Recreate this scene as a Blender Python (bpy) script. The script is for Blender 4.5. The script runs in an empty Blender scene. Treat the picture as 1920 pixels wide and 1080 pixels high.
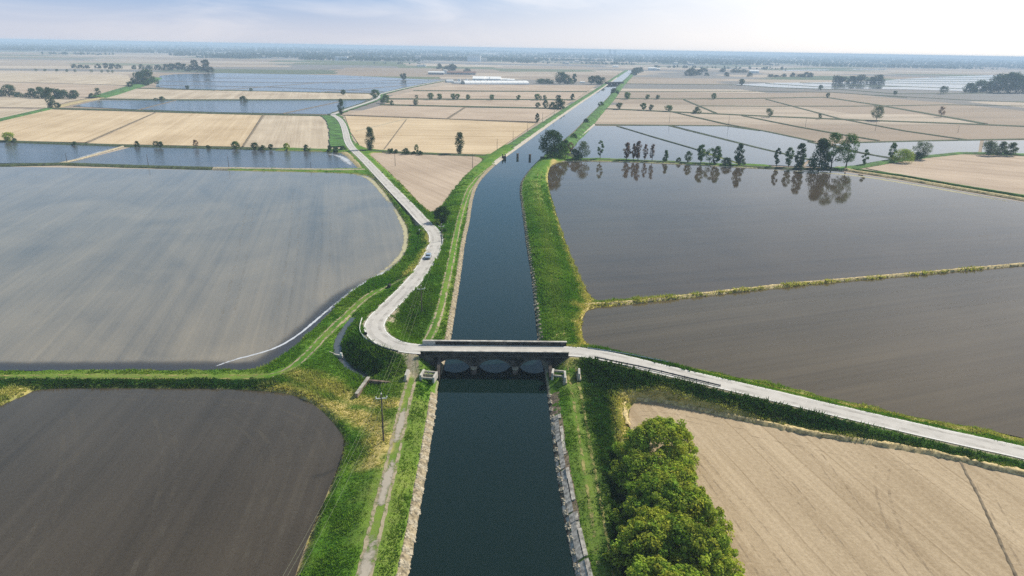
import bpy, bmesh, math, random
import numpy as np
from mathutils import Vector, Matrix
from mathutils.geometry import tessellate_polygon
rnd = random.Random(7); rng = np.random.default_rng(7)
S = bpy.context.scene
COL = S.collection
R = math.radians

# ------------------------------------------------------------------ camera
CAM_H = 70.0; FPX = 1280.0; PITCH = R(19.37); ROLL = R(1.0)
F0 = np.array([0, math.cos(PITCH), -math.sin(PITCH)])
U0 = np.array([0, math.sin(PITCH), math.cos(PITCH)])
X0 = np.array([1.0, 0, 0])
CU = math.cos(ROLL)*U0 - math.sin(ROLL)*X0
CR = math.cos(ROLL)*X0 + math.sin(ROLL)*U0
CP = np.array([0, 0, CAM_H])
cam = bpy.data.cameras.new('camera'); co = bpy.data.objects.new('camera', cam); COL.objects.link(co)
cam.sensor_width = 36; cam.lens = 36*FPX/1920; cam.clip_start = 1; cam.clip_end = 60000
m = Matrix(((CR[0], CU[0], -F0[0], 0), (CR[1], CU[1], -F0[1], 0), (CR[2], CU[2], -F0[2], CAM_H), (0, 0, 0, 1)))
co.matrix_world = m
S.camera = co
def G(px, py, z=0.0):
    "the point of the place at height z that the photograph shows at a pixel"
    d = F0 + (px-960)/FPX*CR - (py-540)/FPX*CU
    t = (z-CAM_H)/d[2]
    return CP + t*d
def GP(pts, z=0.0):
    return np.array([G(p[0], p[1], p[2] if len(p) > 2 else z) for p in pts])
def proj(P):
    d = np.asarray(P, float)-CP; w = d@F0
    return 960+FPX*(d@CR)/w, 540-FPX*(d@CU)/w, w

# ------------------------------------------------------------------ sky and sun
SUN_AZ = R(52); SUN_EL = R(42)      # azimuth clockwise from the view direction (+Y)
SUNV = Vector((math.sin(SUN_AZ)*math.cos(SUN_EL), math.cos(SUN_AZ)*math.cos(SUN_EL), math.sin(SUN_EL)))
sun = bpy.data.lights.new('sun', 'SUN'); so = bpy.data.objects.new('sun', sun); COL.objects.link(so)
sun.energy = 4.6; sun.angle = R(4); sun.color = (1.0, .925, .80)
so.rotation_euler = SUNV.to_track_quat('Z', 'Y').to_euler(); so.location = (300, 300, 400)
S.view_settings.view_transform = 'Standard'; S.view_settings.look = 'None'
S.view_settings.exposure = 0.3; S.view_settings.gamma = 1.0
S.cycles.max_bounces = 6; S.cycles.transparent_max_bounces = 8; S.cycles.volume_bounces = 1
S.cycles.use_denoising = False; S.cycles.caustics_reflective = False; S.cycles.caustics_refractive = False

class NT:
    def __init__(s, tree): s.t = tree; s.t.nodes.clear()
    def n(s, typ, **kw):
        nd = s.t.nodes.new(typ)
        for k, v in kw.items():
            if k.startswith('i_'):
                key = k[2:]; key = int(key) if key.isdigit() else key.replace('_', ' ')
                s.put(nd.inputs[key], v)
            else: setattr(nd, k, v)
        return nd
    def put(s, sock, v):
        if isinstance(v, bpy.types.NodeSocket): s.t.links.new(v, sock)
        elif isinstance(v, (int, float)): sock.default_value = v
        else:
            v = tuple(v)
            if sock.type == 'RGBA' and len(v) == 3: v = v+(1,)
            sock.default_value = v
    def math(s, op, a, b=0.0, c=0.0, clamp=False):
        nd = s.t.nodes.new('ShaderNodeMath'); nd.operation = op; nd.use_clamp = clamp
        s.put(nd.inputs[0], a); s.put(nd.inputs[1], b); s.put(nd.inputs[2], c); return nd.outputs[0]
    def mix(s, f, a, b, typ='MIX'):
        nd = s.t.nodes.new('ShaderNodeMix'); nd.data_type = 'RGBA'; nd.blend_type = typ; nd.clamp_factor = True
        s.put(nd.inputs[0], f); s.put(nd.inputs[6], a); s.put(nd.inputs[7], b); return nd.outputs[2]
    def ramp(s, f, a, b):
        nd = s.t.nodes.new('ShaderNodeMapRange'); nd.interpolation_type = 'SMOOTHSTEP'
        s.put(nd.inputs[0], f); nd.inputs[1].default_value = a; nd.inputs[2].default_value = b; return nd.outputs[0]
    def noise(s, vec, scale, detail=2, rough=.5, dist=0.0):
        nd = s.t.nodes.new('ShaderNodeTexNoise'); s.put(nd.inputs['Vector'], vec)
        nd.inputs['Scale'].default_value = scale; nd.inputs['Detail'].default_value = detail
        nd.inputs['Roughness'].default_value = rough; nd.inputs['Distortion'].default_value = dist
        return nd.outputs['Fac']
    def map(s, vec, scale=(1, 1, 1), rz=0.0, loc=(0, 0, 0)):
        nd = s.t.nodes.new('ShaderNodeMapping'); s.put(nd.inputs['Vector'], vec)
        nd.inputs['Scale'].default_value = scale; nd.inputs['Rotation'].default_value = (0, 0, rz); nd.inputs['Location'].default_value = loc
        return nd.outputs[0]
    def rot(s, vec, a):
        nd = s.t.nodes.new('ShaderNodeVectorRotate'); nd.rotation_type = 'Z_AXIS'
        s.put(nd.inputs['Vector'], vec); nd.inputs['Angle'].default_value = a; return nd.outputs[0]

W = bpy.data.worlds.new('World'); S.world = W; W.use_nodes = True
t = NT(W.node_tree)
sky = t.n('ShaderNodeTexSky', sky_type='NISHITA', sun_disc=False, sun_elevation=SUN_EL, sun_rotation=SUN_AZ, altitude=120.0, dust_density=2.5)
d = t.n('ShaderNodeTexCoord').outputs['Generated']
sep = t.n('ShaderNodeSeparateXYZ', i_0=d)
dx, dy, dz = sep.outputs
hz = t.math('SQRT', t.math('ADD', t.math('MULTIPLY', dx, dx), t.math('MULTIPLY', dy, dy)))
az = t.math('DIVIDE', t.math('ADD', t.math('MULTIPLY', dx, math.sin(R(60))), t.math('MULTIPLY', dy, math.cos(R(60)))), t.math('MAXIMUM', hz, .001))
side = t.ramp(az, .22, 1.0)                              # thin bright cloud lies towards the sun
cv = t.map(d, (3.0, 3.0, 14.0))
cl = t.noise(cv, 1.3, 5, .55, .6)
low = t.ramp(dz, .075, .0)                              # pale air close to the horizon
blue = (.24, .40, .66); white = (.97, .96, .97)
base = t.mix(side, blue, white)
cloudf = t.math('MULTIPLY', t.ramp(cl, .42, .74), .7)
pale = t.mix(side, (.72, .75, .85), (.98, .97, .97))
c1 = t.mix(cloudf, base, pale)
c1 = t.mix(t.math('MULTIPLY', low, .8), c1, t.mix(side, (.68, .67, .72), (.97, .95, .93)))
up = t.ramp(dz, .05, .24)                               # grey-blue overhead
side2 = t.ramp(az, .46, .98)
upn = t.ramp(t.noise(t.map(d, (2, 2, 3)), 1.6, 4, .55), .36, .70)
upc = t.mix(side2, t.mix(upn, (.14, .34, .54), (.20, .39, .56)), t.mix(upn, (.40, .46, .53), (.58, .61, .66)))
c2 = t.mix(t.math('MULTIPLY', up, .95), c1, upc)
c2 = t.mix(t.ramp(dz, .30, .75), c2, (.15, .185, .24))     # unseen overhead sky darkened to cut fill light and reflections
scl = t.n('ShaderNodeVectorMath', operation='SCALE', i_0=c2); scl.inputs['Scale'].default_value = 10.0
fin = t.mix(.86, sky.outputs[0], scl.outputs[0])
bg = t.n('ShaderNodeBackground', i_Color=fin, i_Strength=.1)
out = t.n('ShaderNodeOutputWorld', i_Surface=bg.outputs[0])

# ------------------------------------------------------------------ object helpers
def tag(o, label=None, cat=None, group=None, kind=None):
    if label: o['label'] = label
    if cat: o['category'] = cat
    if group: o['group'] = group
    if kind: o['kind'] = kind
    return o
def link(name, me, mat, parent=None, loc=None, smooth=False):
    o = bpy.data.objects.new(name, me); COL.objects.link(o)
    if mat is not None and not me.materials: me.materials.append(mat)
    if parent is not None: o.parent = parent
    if loc is not None: o.location = loc
    if smooth: me.shade_smooth()
    return o
def empty(name, loc, rz=0.0, label=None, cat=None, group=None):
    o = bpy.data.objects.new(name, None); COL.objects.link(o)
    o.location = tuple(loc); o.rotation_euler = (0, 0, rz); o.empty_display_size = .5
    return tag(o, label, cat, group)
def np_mesh(name, V, Fc, attrs=None):
    "V (n,3), Fc (m,k) arrays"
    V = np.ascontiguousarray(V, np.float32); Fc = np.ascontiguousarray(Fc, np.int32)
    me = bpy.data.meshes.new(name); k = Fc.shape[1]
    me.vertices.add(len(V)); me.vertices.foreach_set('co', V.ravel())
    me.loops.add(Fc.size); me.loops.foreach_set('vertex_index', Fc.ravel())
    me.polygons.add(len(Fc)); me.polygons.foreach_set('loop_start', np.arange(0, Fc.size, k, dtype=np.int32))
    me.update(calc_edges=True)
    for an, av in (attrs or {}).items():
        a = me.attributes.new(an, 'FLOAT_COLOR', 'POINT')
        c = np.ones((len(V), 4), np.float32); c[:, :av.shape[1]] = av
        a.data.foreach_set('color', c.ravel())
    return me
class MB:
    "collects boxes, tubes and prisms into one mesh"
    def __init__(s): s.v = []; s.f = []
    def add(s, V, Fs):
        o = len(s.v); s.v += [tuple(map(float, p)) for p in V]; s.f += [tuple(o+i for i in f) for f in Fs]; return s
    def box(s, c, d, rz=0.0, ax=None):
        hx, hy, hz_ = d[0]/2, d[1]/2, d[2]/2; V = []
        ca, sa = math.cos(rz), math.sin(rz)
        for z in (-hz_, hz_):
            for x, y in ((-hx, -hy), (hx, -hy), (hx, hy), (-hx, hy)):
                V.append((c[0]+x*ca-y*sa, c[1]+x*sa+y*ca, c[2]+z))
        return s.add(V, [(3, 2, 1, 0), (4, 5, 6, 7), (0, 1, 5, 4), (1, 2, 6, 5), (2, 3, 7, 6), (3, 0, 4, 7)])
    def prism(s, outline, a, b, plane='xz'):
        "outline (u,w) extruded from a to b along the third axis"
        n = len(outline)
        def P(q, e):
            return (q[0], e, q[1]) if plane == 'xz' else ((e, q[0], q[1]) if plane == 'yz' else (q[0], q[1], e))
        V = [P(q, a) for q in outline]+[P(q, b) for q in outline]
        tris = tessellate_polygon([[Vector((q[0], q[1], 0)) for q in outline]])
        Fs = [tuple(f) for f in tris]+[tuple(i+n for i in reversed(f)) for f in tris]
        Fs += [(i, (i+1) % n, n+(i+1) % n, n+i) for i in range(n)]
        return s.add(V, Fs)
    def tube(s, pts, rad, n=6, cap=True):
        pts = [np.array(p, float) for p in pts]; o = len(s.v); V = []; Fs = []
        for i, p in enumerate(pts):
            tg = pts[min(i+1, len(pts)-1)]-pts[max(i-1, 0)]; tg /= np.linalg.norm(tg)+1e-9
            a = np.array([1., 0, 0]) if abs(tg[0]) < .8 else np.array([0, 1., 0])
            u = np.cross(tg, a); u /= np.linalg.norm(u); w = np.cross(tg, u)
            r = rad[i] if hasattr(rad, '__len__') else rad
            for k in range(n):
                an = 2*math.pi*k/n; V.append(p+r*(math.cos(an)*u+math.sin(an)*w))
        for i in range(len(pts)-1):
            for k in range(n):
                Fs.append((i*n+k, i*n+(k+1) % n, (i+1)*n+(k+1) % n, (i+1)*n+k))
        if cap: Fs += [tuple(reversed(range(n))), tuple((len(pts)-1)*n+k for k in range(n))]
        return s.add(V, Fs)
    def mesh(s, name, bevel=0.0):
        me = bpy.data.meshes.new(name); me.from_pydata(s.v, [], s.f); me.update()
        bm = bmesh.new(); bm.from_mesh(me)
        bmesh.ops.recalc_face_normals(bm, faces=bm.faces)
        if bevel:
            es = [e for e in bm.edges if len(e.link_faces) == 2 and e.calc_face_angle(0) > .5]
            bmesh.ops.bevel(bm, geom=es, offset=bevel, segments=1, affect='EDGES', clamp_overlap=True)
        bm.to_mesh(me); bm.free(); return me
    def build(s, name, mat, parent=None, loc=None, bevel=0.0, smooth=False):
        return link(name, s.mesh(name, bevel), mat, parent, loc, smooth)
def chaikin(P, k=2, closed=False):
    P = np.asarray(P, float)
    for _ in range(k):
        if closed:
            Q = np.roll(P, -1, 0); P = np.stack([.75*P+.25*Q, .25*P+.75*Q], 1).reshape(-1, P.shape[1])
        else:
            a = .75*P[:-1]+.25*P[1:]; b = .25*P[:-1]+.75*P[1:]
            P = np.vstack([P[:1], np.stack([a, b], 1).reshape(-1, P.shape[1]), P[-1:]])
    return P
def resample(P, step):
    P = np.asarray(P, float); L = np.r_[0, np.cumsum(np.linalg.norm(np.diff(P[:, :2], axis=0), axis=1))]
    n = max(2, int(L[-1]/step)+1); s_ = np.linspace(0, L[-1], n)
    return np.stack([np.interp(s_, L, P[:, i]) for i in range(P.shape[1])], 1)
def normals(P):
    T = np.gradient(P[:, :2], axis=0); T /= np.linalg.norm(T, axis=1)[:, None]+1e-9
    return np.stack([-T[:, 1], T[:, 0]], 1)          # left of travel
def extrude(name, P, prof, mat, jitter=0.0, zf=None, closed=False, parent=None, attrs=None):
    "sweep a profile [(offset to the left, dz)] along P; zf(x,y) drapes it"
    N = normals(P); n, k = len(P), len(prof); V = np.zeros((n, k, 3))
    for j, (o, dz_) in enumerate(prof):
        oo = o+(rng.normal(0, jitter, n) if jitter else 0)
        V[:, j, :2] = P[:, :2]+N*np.reshape(oo, (-1, 1)) if np.ndim(oo) else P[:, :2]+N*oo
        V[:, j, 2] = (zf(V[:, j, 0], V[:, j, 1]) if zf else P[:, 2])+dz_
    i = np.arange(n-1)[:, None]*k; j = np.arange(k-1)[None, :]
    a = i+j; Fc = np.stack([a+1, a, a+k, a+k+1], -1).reshape(-1, 4)
    return link(name, np_mesh(name, V.reshape(-1, 3), Fc, attrs), mat, parent)
def polymesh(name, P, z, mat):
    P = np.asarray(P)[:, :2]; tri = tessellate_polygon([[Vector((p[0], p[1], 0)) for p in P]])
    V = np.c_[P, np.full(len(P), z)]; Fc = np.array(tri)
    a, b, c = V[Fc[:, 0]], V[Fc[:, 1]], V[Fc[:, 2]]
    neg = np.cross(b-a, c-a)[:, 2] < 0; Fc[neg] = Fc[neg][:, ::-1]
    return link(name, np_mesh(name, V, Fc), mat)
def structure(o, label=None): return tag(o, label, None, None, 'structure')

# ------------------------------------------------------------------ materials
def new_mat(name):
    mt = bpy.data.materials.new(name); mt.use_nodes = True; t = NT(mt.node_tree)
    return mt, t
def finish(t, bsdf): t.n('ShaderNodeOutputMaterial', i_Surface=bsdf)
def plain(name, c, rough=.7, metal=0.0, var=.25, scale=.8, spec=.3):
    mt, t = new_mat(name); p = t.n('ShaderNodeNewGeometry').outputs['Position']
    f = t.noise(p, scale, 5, .6)
    a = tuple(x*(1-var) for x in c); b = tuple(min(1, x*(1+var)) for x in c)
    bs = t.n('ShaderNodeBsdfPrincipled', i_Base_Color=t.mix(t.ramp(f, .3, .7), a, b), i_Roughness=rough, i_Metallic=metal)
    bs.inputs['Specular IOR Level'].default_value = spec
    finish(t, bs.outputs[0]); return mt
def fieldcoords(t, ang):
    p = t.n('ShaderNodeNewGeometry').outputs['Position']
    return p, t.rot(p, -ang)             # x' runs along the rows
def soil(name, c1, c2, ang, row=1.0, rows_amt=.35, warm=None):
    "dry tilled soil: thin rows, clods, broad patches, wheel tracks"
    mt, t = new_mat(name); p, q = fieldcoords(t, ang)
    st = t.noise(t.map(q, (.012*row, .9*row, 1)), 1.0, 3, .65)
    st2 = t.noise(t.map(q, (.004, .11, 1)), 1.0, 2, .5)
    wob = t.noise(t.map(q, (.02, .02, 1)), 1.0, 2)
    tr = t.math('ABSOLUTE', t.math('SUBTRACT', t.math('FRACT', t.math('MULTIPLY', t.math('ADD', t.n('ShaderNodeSeparateXYZ', i_0=q).outputs[1], t.math('MULTIPLY', wob, 3.0)), .16)), .5))
    trk = t.math('MULTIPLY', t.ramp(tr, .035, .012), t.ramp(t.noise(t.map(q, (.02, .3, 1), loc=(40, 7, 0)), 1.0, 2), .42, .62))
    clod = t.noise(p, 1.7, 6, .75); big = t.noise(p, .018, 3, .55)
    v = t.math('ADD', .5, t.math('MULTIPLY', t.math('SUBTRACT', st, .5), rows_amt*2.2))
    v = t.math('ADD', v, t.math('MULTIPLY', t.math('SUBTRACT', st2, .5), .9))
    v = t.math('ADD', v, t.math('MULTIPLY', t.math('SUBTRACT', clod, .5), 1.3))
    v = t.math('ADD', v, t.math('MULTIPLY', t.math('SUBTRACT', big, .5), 1.2))
    v = t.math('SUBTRACT', v, t.math('MULTIPLY', trk, .35), clamp=True)
    col = t.mix(v, c1, c2)
    bp = t.n('ShaderNodeBump', i_Height=t.math('ADD', clod, t.math('MULTIPLY', st, .6)), i_Strength=.35, i_Distance=.25)
    bs = t.n('ShaderNodeBsdfPrincipled', i_Base_Color=col, i_Roughness=.95, i_Normal=bp.outputs[0])
    bs.inputs['Specular IOR Level'].default_value = .12
    finish(t, bs.outputs[0]); return mt
def paddy(name, c1, c2, ang, rough=.05, bump=.02, patch=.02, pamt=1.4, rows=.5, clods=.7, spec=.5):
    "soil under a sheet of shallow water: matt bed seen through, mirror on top"
    mt, t = new_mat(name); p, q = fieldcoords(t, ang)
    st = t.noise(t.map(q, (.010, .55, 1)), 1.0, 4, .6)
    st2 = t.noise(t.map(q, (.006, .09, 1)), 1.0, 3, .5)
    big = t.noise(t.map(q, (patch, patch*1.5, 1)), 1.0, 5, .6, .8); clod = t.noise(p, 2.2, 4, .7)
    v = t.math('ADD', .5, t.math('MULTIPLY', t.math('SUBTRACT', st, .5), rows*1.6))
    v = t.math('ADD', v, t.math('MULTIPLY', t.math('SUBTRACT', st2, .5), rows*1.4))
    v = t.math('ADD', v, t.math('MULTIPLY', t.math('SUBTRACT', big, .5), pamt))
    v = t.math('ADD', v, t.math('MULTIPLY', t.math('SUBTRACT', clod, .5), clods), clamp=True)
    bp = t.n('ShaderNodeBump', i_Height=t.noise(t.map(q, (.5, 1.6, 1)), 1.2, 3, .6), i_Strength=bump, i_Distance=.3)
    bs = t.n('ShaderNodeBsdfPrincipled', i_Base_Color=t.mix(v, c1, c2), i_Roughness=rough, i_IOR=1.33, i_Normal=bp.outputs[0])
    bs.inputs['Specular IOR Level'].default_value = spec
    finish(t, bs.outputs[0]); return mt
def leafmat(name, c):
    mt, t = new_mat(name); a = t.n('ShaderNodeAttribute', attribute_name='tint')
    col = t.mix(1.0, c, a.outputs['Color'], 'MULTIPLY')
    df = t.n('ShaderNodeBsdfDiffuse', i_Color=col); tl = t.n('ShaderNodeBsdfTranslucent', i_Color=t.mix(1.0, col, (1.1, 1.25, .6), 'MULTIPLY'))
    mx = t.n('ShaderNodeMixShader', i_0=.30, i_1=df.outputs[0], i_2=tl.outputs[0])
    finish(t, mx.outputs[0]); return mt
M = {}
M['road'] = plain('road_concrete', (.47, .45, .42), .85, var=.09, scale=.25)
M['line'] = plain('road_paint', (.78, .78, .76), .7, var=.12, scale=1.5)
M['cable'] = plain('cable', (.22, .24, .15), .6)
M['concrete'] = plain('concrete', (.33, .31, .27), .9, var=.35, scale=.7)
M['panel'] = plain('pale_concrete', (.46, .44, .40), .85, var=.15, scale=1.5)
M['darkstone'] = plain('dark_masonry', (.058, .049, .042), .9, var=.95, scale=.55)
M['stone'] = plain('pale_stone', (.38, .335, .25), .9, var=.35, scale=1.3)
M['steel'] = plain('galvanised_steel', (.38, .42, .46), .45, .6, .12)
M['darksteel'] = plain('weathered_steel', (.10, .11, .12), .5, .4, .2)
M['wood'] = plain('pole_wood', (.12, .095, .075), .9, var=.3)
M['bark'] = plain('bark', (.075, .06, .045), .95, var=.4, scale=2)
M['insul'] = plain('porcelain', (.75, .75, .72), .3, var=.05)
M['white'] = plain('white_sheet', (.86, .86, .85), .6, var=.06)
M['greywall'] = plain('grey_render', (.34, .35, .36), .8, var=.2, scale=.2)
M['redroof'] = plain('tile_roof', (.26, .15, .11), .8, var=.25)
M['track'] = plain('track_dirt', (.38, .33, .23), .95, var=.35, scale=1.2)
M['gravel'] = plain('gravel', (.36, .35, .33), .95, var=.35, scale=2.0)
M['bund'] = plain('bund_grass', (.055, .075, .030), .95, var=.6, scale=.4)
M['bunddry'] = plain('bund_straw', (.38, .31, .16), .95, var=.45, scale=.8)
M['bankfar'] = plain('bank_grass', (.060, .145, .022), .95, var=.5, scale=.12)
M['foam'] = plain('foam', (.80, .82, .84), .6, var=.1)
M['carpaint'] = plain('car_paint', (.42, .50, .60), .25, .3, .03)
M['glass'] = plain('dark_glass', (.02, .025, .03), .08, 0, .05, spec=.6)
M['rubber'] = plain('rubber', (.02, .02, .02), .8)
M['leaf'] = leafmat('leaves_green', (.075, .150, .026))
M['leafbright'] = leafmat('leaves_fresh', (.290, .365, .050)); M['leafmid'] = leafmat('leaves_willow', (.210, .295, .042))
M['leafdark'] = leafmat('leaves_dark', (.036, .082, .022))
M['leafgrey'] = leafmat('leaves_greygreen', (.105, .145, .080))
M['leafbrown'] = leafmat('leaves_brown', (.17, .095, .060))
M['leaffar'] = leafmat('leaves_far', (.035, .062, .026))
M['grass'] = leafmat('grass_blades', (1, 1, 1))
HAZE = 0.00019
# ------------------------------------------------------------------ geography: lines read off the photograph, laid on the ground
ZF = -0.5                      # level of the fields; the canal's water stands at 0
def vnoise(x, y, s, seed=0):
    x = x*s+seed*17.3; y = y*s+seed*9.1
    xi = np.floor(x).astype(int); yi = np.floor(y).astype(int); fx = x-xi; fy = y-yi
    fx = fx*fx*(3-2*fx); fy = fy*fy*(3-2*fy)
    tab = np.random.default_rng(99).random((256, 256))
    g = lambda a, b: tab[a & 255, b & 255]
    return (g(xi, yi)*(1-fx)+g(xi+1, yi)*fx)*(1-fy)+(g(xi, yi+1)*(1-fx)+g(xi+1, yi+1)*fx)*fy
CL = [(735, 1230), (752, 1150), (765, 1080), (780, 1000), (800, 880), (815, 780), (821, 735), (829, 700), (845, 642), (854, 580), (863, 523), (872, 450), (880, 420), (885, 380), (893, 350), (910, 327), (940, 300), (973, 277), (1033, 233), (1090, 193), (1120, 173), (1143, 157), (1164, 141), (1178, 132)]
CR_ = [(1112, 1230), (1095, 1150), (1079, 1080), (1060, 990), (1045, 900), (1035, 820), (1026, 735), (1020, 700), (1008, 642), (1000, 557), (996, 515), (988, 473), (978, 390), (974, 362), (975, 343), (990, 320), (1013, 297), (1037, 278), (1057, 262), (1080, 243), (1107, 213), (1140, 183), (1155, 163), (1180, 141), (1187, 132)]
canalL = resample(chaikin(GP(CL, 0), 2), 3.0); canalR = resample(chaikin(GP(CR_, 0), 2), 3.0)
canalP = np.vstack([canalL[:, :2], canalR[::-1, :2]])
RD = [(2080, 890, .5), (1920, 848, .6), (1800, 823, .8), (1660, 791, 1.1), (1560, 768, 1.5), (1447, 741, 2.1), (1380, 725, 2.6), (1280, 702, 3.3), (1230, 690, 3.7), (1167, 674, 4.1), (1110, 662, 4.2), (1066, 658, 4.2), (1000, 657, 4.2), (930, 656, 4.2), (860, 655.5, 4.2), (793, 655, 4.2),
      (765, 653, 4.1), (737, 646, 3.8), (713, 634, 3.4), (701, 617, 3.0), (703, 603, 2.7), (715, 588, 2.4), (747, 557, 2.0), (780, 523, 1.7), (796, 499, 1.5), (806, 483, 1.45), (812.5, 469, 1.4), (817, 456, 1.35), (818, 447, 1.3), (816, 438, 1.3), (806, 426, 1.25), (791.5, 413, 1.2), (780, 400, 1.15), (771, 390, 1.1), (738, 357, 1.0), (705, 322, .9), (683, 299, .8), (670, 287, .7), (658, 276, .65), (650.5, 262, .6), (648, 247, .5), (642.5, 231, .4), (634, 220.5, .3), (623, 215, .2)]
RW = 2.65
roadC = resample(chaikin(GP(RD), 3), 1.5)
farroad = [(634, 220.5), (622, 214.5), (632, 211.5), (650, 205), (690, 192), (706, 186), (711, 181.5), (708, 178), (716, 175.5), (750, 167), (800, 157), (838, 150)]
# fields: (outline, material key)
FD = {
 'A': [(690, 326), (708, 345), (733, 378), (754, 408), (765, 430), (766, 447), (762, 473), (746, 494), (727, 511), (693, 524), (678, 537), (656, 551), (633, 571), (600, 604), (567, 637), (520, 674), (493, 689), (460, 693), (300, 694), (0, 694), (-260, 694), (-260, 312), (0, 312), (320, 317.5), (560, 322)],
 'C': [(-260, 900), (-60, 790), (20, 752), (50, 740), (68, 729), (200, 728), (400, 729), (480, 732), (540, 738), (580, 753), (604, 771), (628, 797), (645, 820), (643, 845), (633, 877), (613, 927), (590, 980), (570, 1030), (553, 1080), (530, 1180), (-260, 1180)],
 'D1': [(-200, 264), (0, 267), (120, 271.5), (228, 275), (150, 297), (108, 305), (0, 306), (-200, 306)],
 'D2': [(248, 275.5), (420, 280), (600, 284), (645, 287), (656, 296), (673, 316), (560, 317), (400, 314.5), (250, 311), (122, 306.5)],
 'J': [(1038, 303), (1029, 318), (1027, 335), (1031, 360), (1046, 410), (1062, 458), (1081, 505), (1097, 540), (1109, 558), (1125, 565.5), (1300, 552.5), (1500, 531), (1700, 514), (1920, 494), (2300, 456), (2300, 432), (1920, 380), (1800, 358), (1700, 341), (1620, 328), (1560, 320), (1420, 315.5), (1300, 309), (1200, 304.5), (1100, 302)],
 'K': [(1103, 578), (1180, 571.5), (1500, 535.5), (1700, 518), (1920, 498.5), (2300, 465), (2300, 930), (1920, 818), (1750, 789), (1600, 757), (1557, 748), (1480, 727), (1360, 703), (1280, 688), (1180, 668), (1108, 653), (1093, 638), (1090, 612), (1094, 592)],
 'L': [(1178, 753), (1233, 753), (1320, 773), (1420, 796), (1520, 817), (1660, 839), (1740, 853), (1800, 866), (1860, 880), (1920, 891), (2200, 950), (2200, 1250), (1500, 1250), (1345, 1080), (1280, 1010), (1225, 930), (1182, 820)],
 'Q': [(688, 285.5), (760, 288), (840, 291), (914, 294), (880, 322), (853, 352), (827, 388), (812, 402), (797, 392), (752, 343), (706, 300)],
 'E1': [(-200, 262), (-200, 250), (0, 226), (95, 205), (290, 211), (160, 267), (0, 263)],
 'E2': [(294, 211), (491, 216), (453, 275), (165, 269)],
 'E3': [(496, 216), (604, 218), (622, 226), (631, 243), (634, 262), (641, 280), (457, 275.5)],
 'F': [(136, 199), (183, 188), (330, 188.5), (560, 188), (688, 188), (650, 204), (618, 214), (400, 210), (240, 204.5)],
 'G': [(192, 184.5), (243, 166), (320, 168), (470, 171), (690, 175.5), (700, 181), (692, 186), (560, 186), (450, 187), (320, 187)],
 'H': [(292, 163), (300, 142), (330, 139), (420, 137), (640, 141), (800, 149), (834, 150), (790, 157.5), (715, 174), (640, 173), (480, 170), (330, 166)],
 'R': [(647, 217), (760, 221), (840, 224), (1005, 231), (963, 260), (917, 290), (840, 289), (773, 286), (690, 279), (674, 272), (657, 247)],
 'S1': [(650, 215), (715, 197.5), (870, 201), (836, 222), (760, 219)],
 'S2': [(874, 202), (1048, 204.5), (1008, 228), (842, 222.5)],
 'T': [(730, 187), (1075, 188), (1053, 202), (720, 195.5)],
 'U': [(718, 184), (775, 171), (1098, 173), (1079, 186)],
 'V': [(780, 169), (845, 158), (985, 159), (1120, 160), (1100, 171)],
 'I1': [(-100, 181), (-100, 200), (90, 202), (130, 190), (166, 184)],
 'I2': [(-100, 204), (80, 204), (-100, 246)],
 'I3': [(-100, 178), (-100, 152), (243, 161.5), (236, 166), (172, 182)],
 'I4': [(-100, 150), (-100, 134), (240, 141), (252, 160)],
 'M1': [(1070, 284), (1090, 257), (1113, 236), (1154, 236.5), (1230, 260), (1300, 280), (1384, 308), (1300, 305), (1170, 298), (1075, 297)],
 'M2': [(1160, 236), (1252, 236), (1420, 277), (1516, 299), (1500, 312), (1392, 307), (1303, 279)],
 'M3': [(1260, 235), (1360, 237), (1424, 245), (1500, 261), (1560, 276), (1612, 288), (1671, 298), (1640, 303), (1580, 314), (1510, 311), (1522, 299), (1423, 276)],
 'M4': [(1560, 270), (1613, 268.5), (1700, 266), (1838, 263.5), (1834, 287), (1742, 291), (1678, 296), (1614, 285.5)],
 'M5': [(1845, 264), (1980, 262), (1980, 292), (1905, 291), (1840, 287)],
 'P': [(1622, 315), (1713, 299), (1800, 289), (1920, 293), (2100, 296), (2100, 398), (1920, 366), (1780, 344), (1690, 328)],
 'W': [(1372, 158.3), (1460, 155), (1560, 154.5), (1640, 152), (1700, 147.5), (1780, 143.5), (1868, 140.5), (1990, 139), (1990, 158), (1860, 165), (1803, 170.5), (1700, 167.5), (1600, 166), (1530, 167.5), (1440, 163.2)],
 'X1': [(1466, 131.2), (1552, 130.2), (1556, 131.6), (1470, 132.6)],
 'X2': [(1598, 129.2), (1662, 129), (1664, 130.4), (1600, 130.6)],
 'X3': [(1884, 126.8), (1990, 127), (1990, 128.6), (1890, 128.2)],
}
def fang(a, b, z=ZF):
    p, q = G(*a, z), G(*b, z); return math.atan2(q[1]-p[1], q[0]-p[0])
TAN1, TAN2 = (.28, .21, .13), (.54, .435, .30)
PINK1, PINK2 = (.31, .235, .172), (.55, .445, .345)
GOLD1, GOLD2 = (.40, .295, .175), (.66, .53, .36)
M['fA'] = paddy('murky_paddy', (.118, .112, .102), (.275, .235, .175), fang((555, 470), (520, 640)), .10, .10, .022, 1.35, .50, .9)
M['fC'] = paddy('dark_paddy', (.035, .028, .020), (.088, .072, .053), fang((520, 880), (440, 1050)), .10, .04, .02, .8, .5, .9)
M['fJ'] = paddy('still_paddy', (.038, .027, .017), (.105, .077, .046), fang((1100, 480), (1900, 430)), .035, .012, .02, .9, .5, .5)
M['fK'] = paddy('wet_paddy', (.050, .037, .020), (.116, .090, .054), fang((1300, 670), (1900, 580)), .09, .03, .02, .8, .6, .9)
M['fB'] = paddy('blue_paddy', (.045, .055, .070), (.10, .105, .11), fang((250, 295), (600, 300)), .06, .03, .01, .7, .4, .3)
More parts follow.
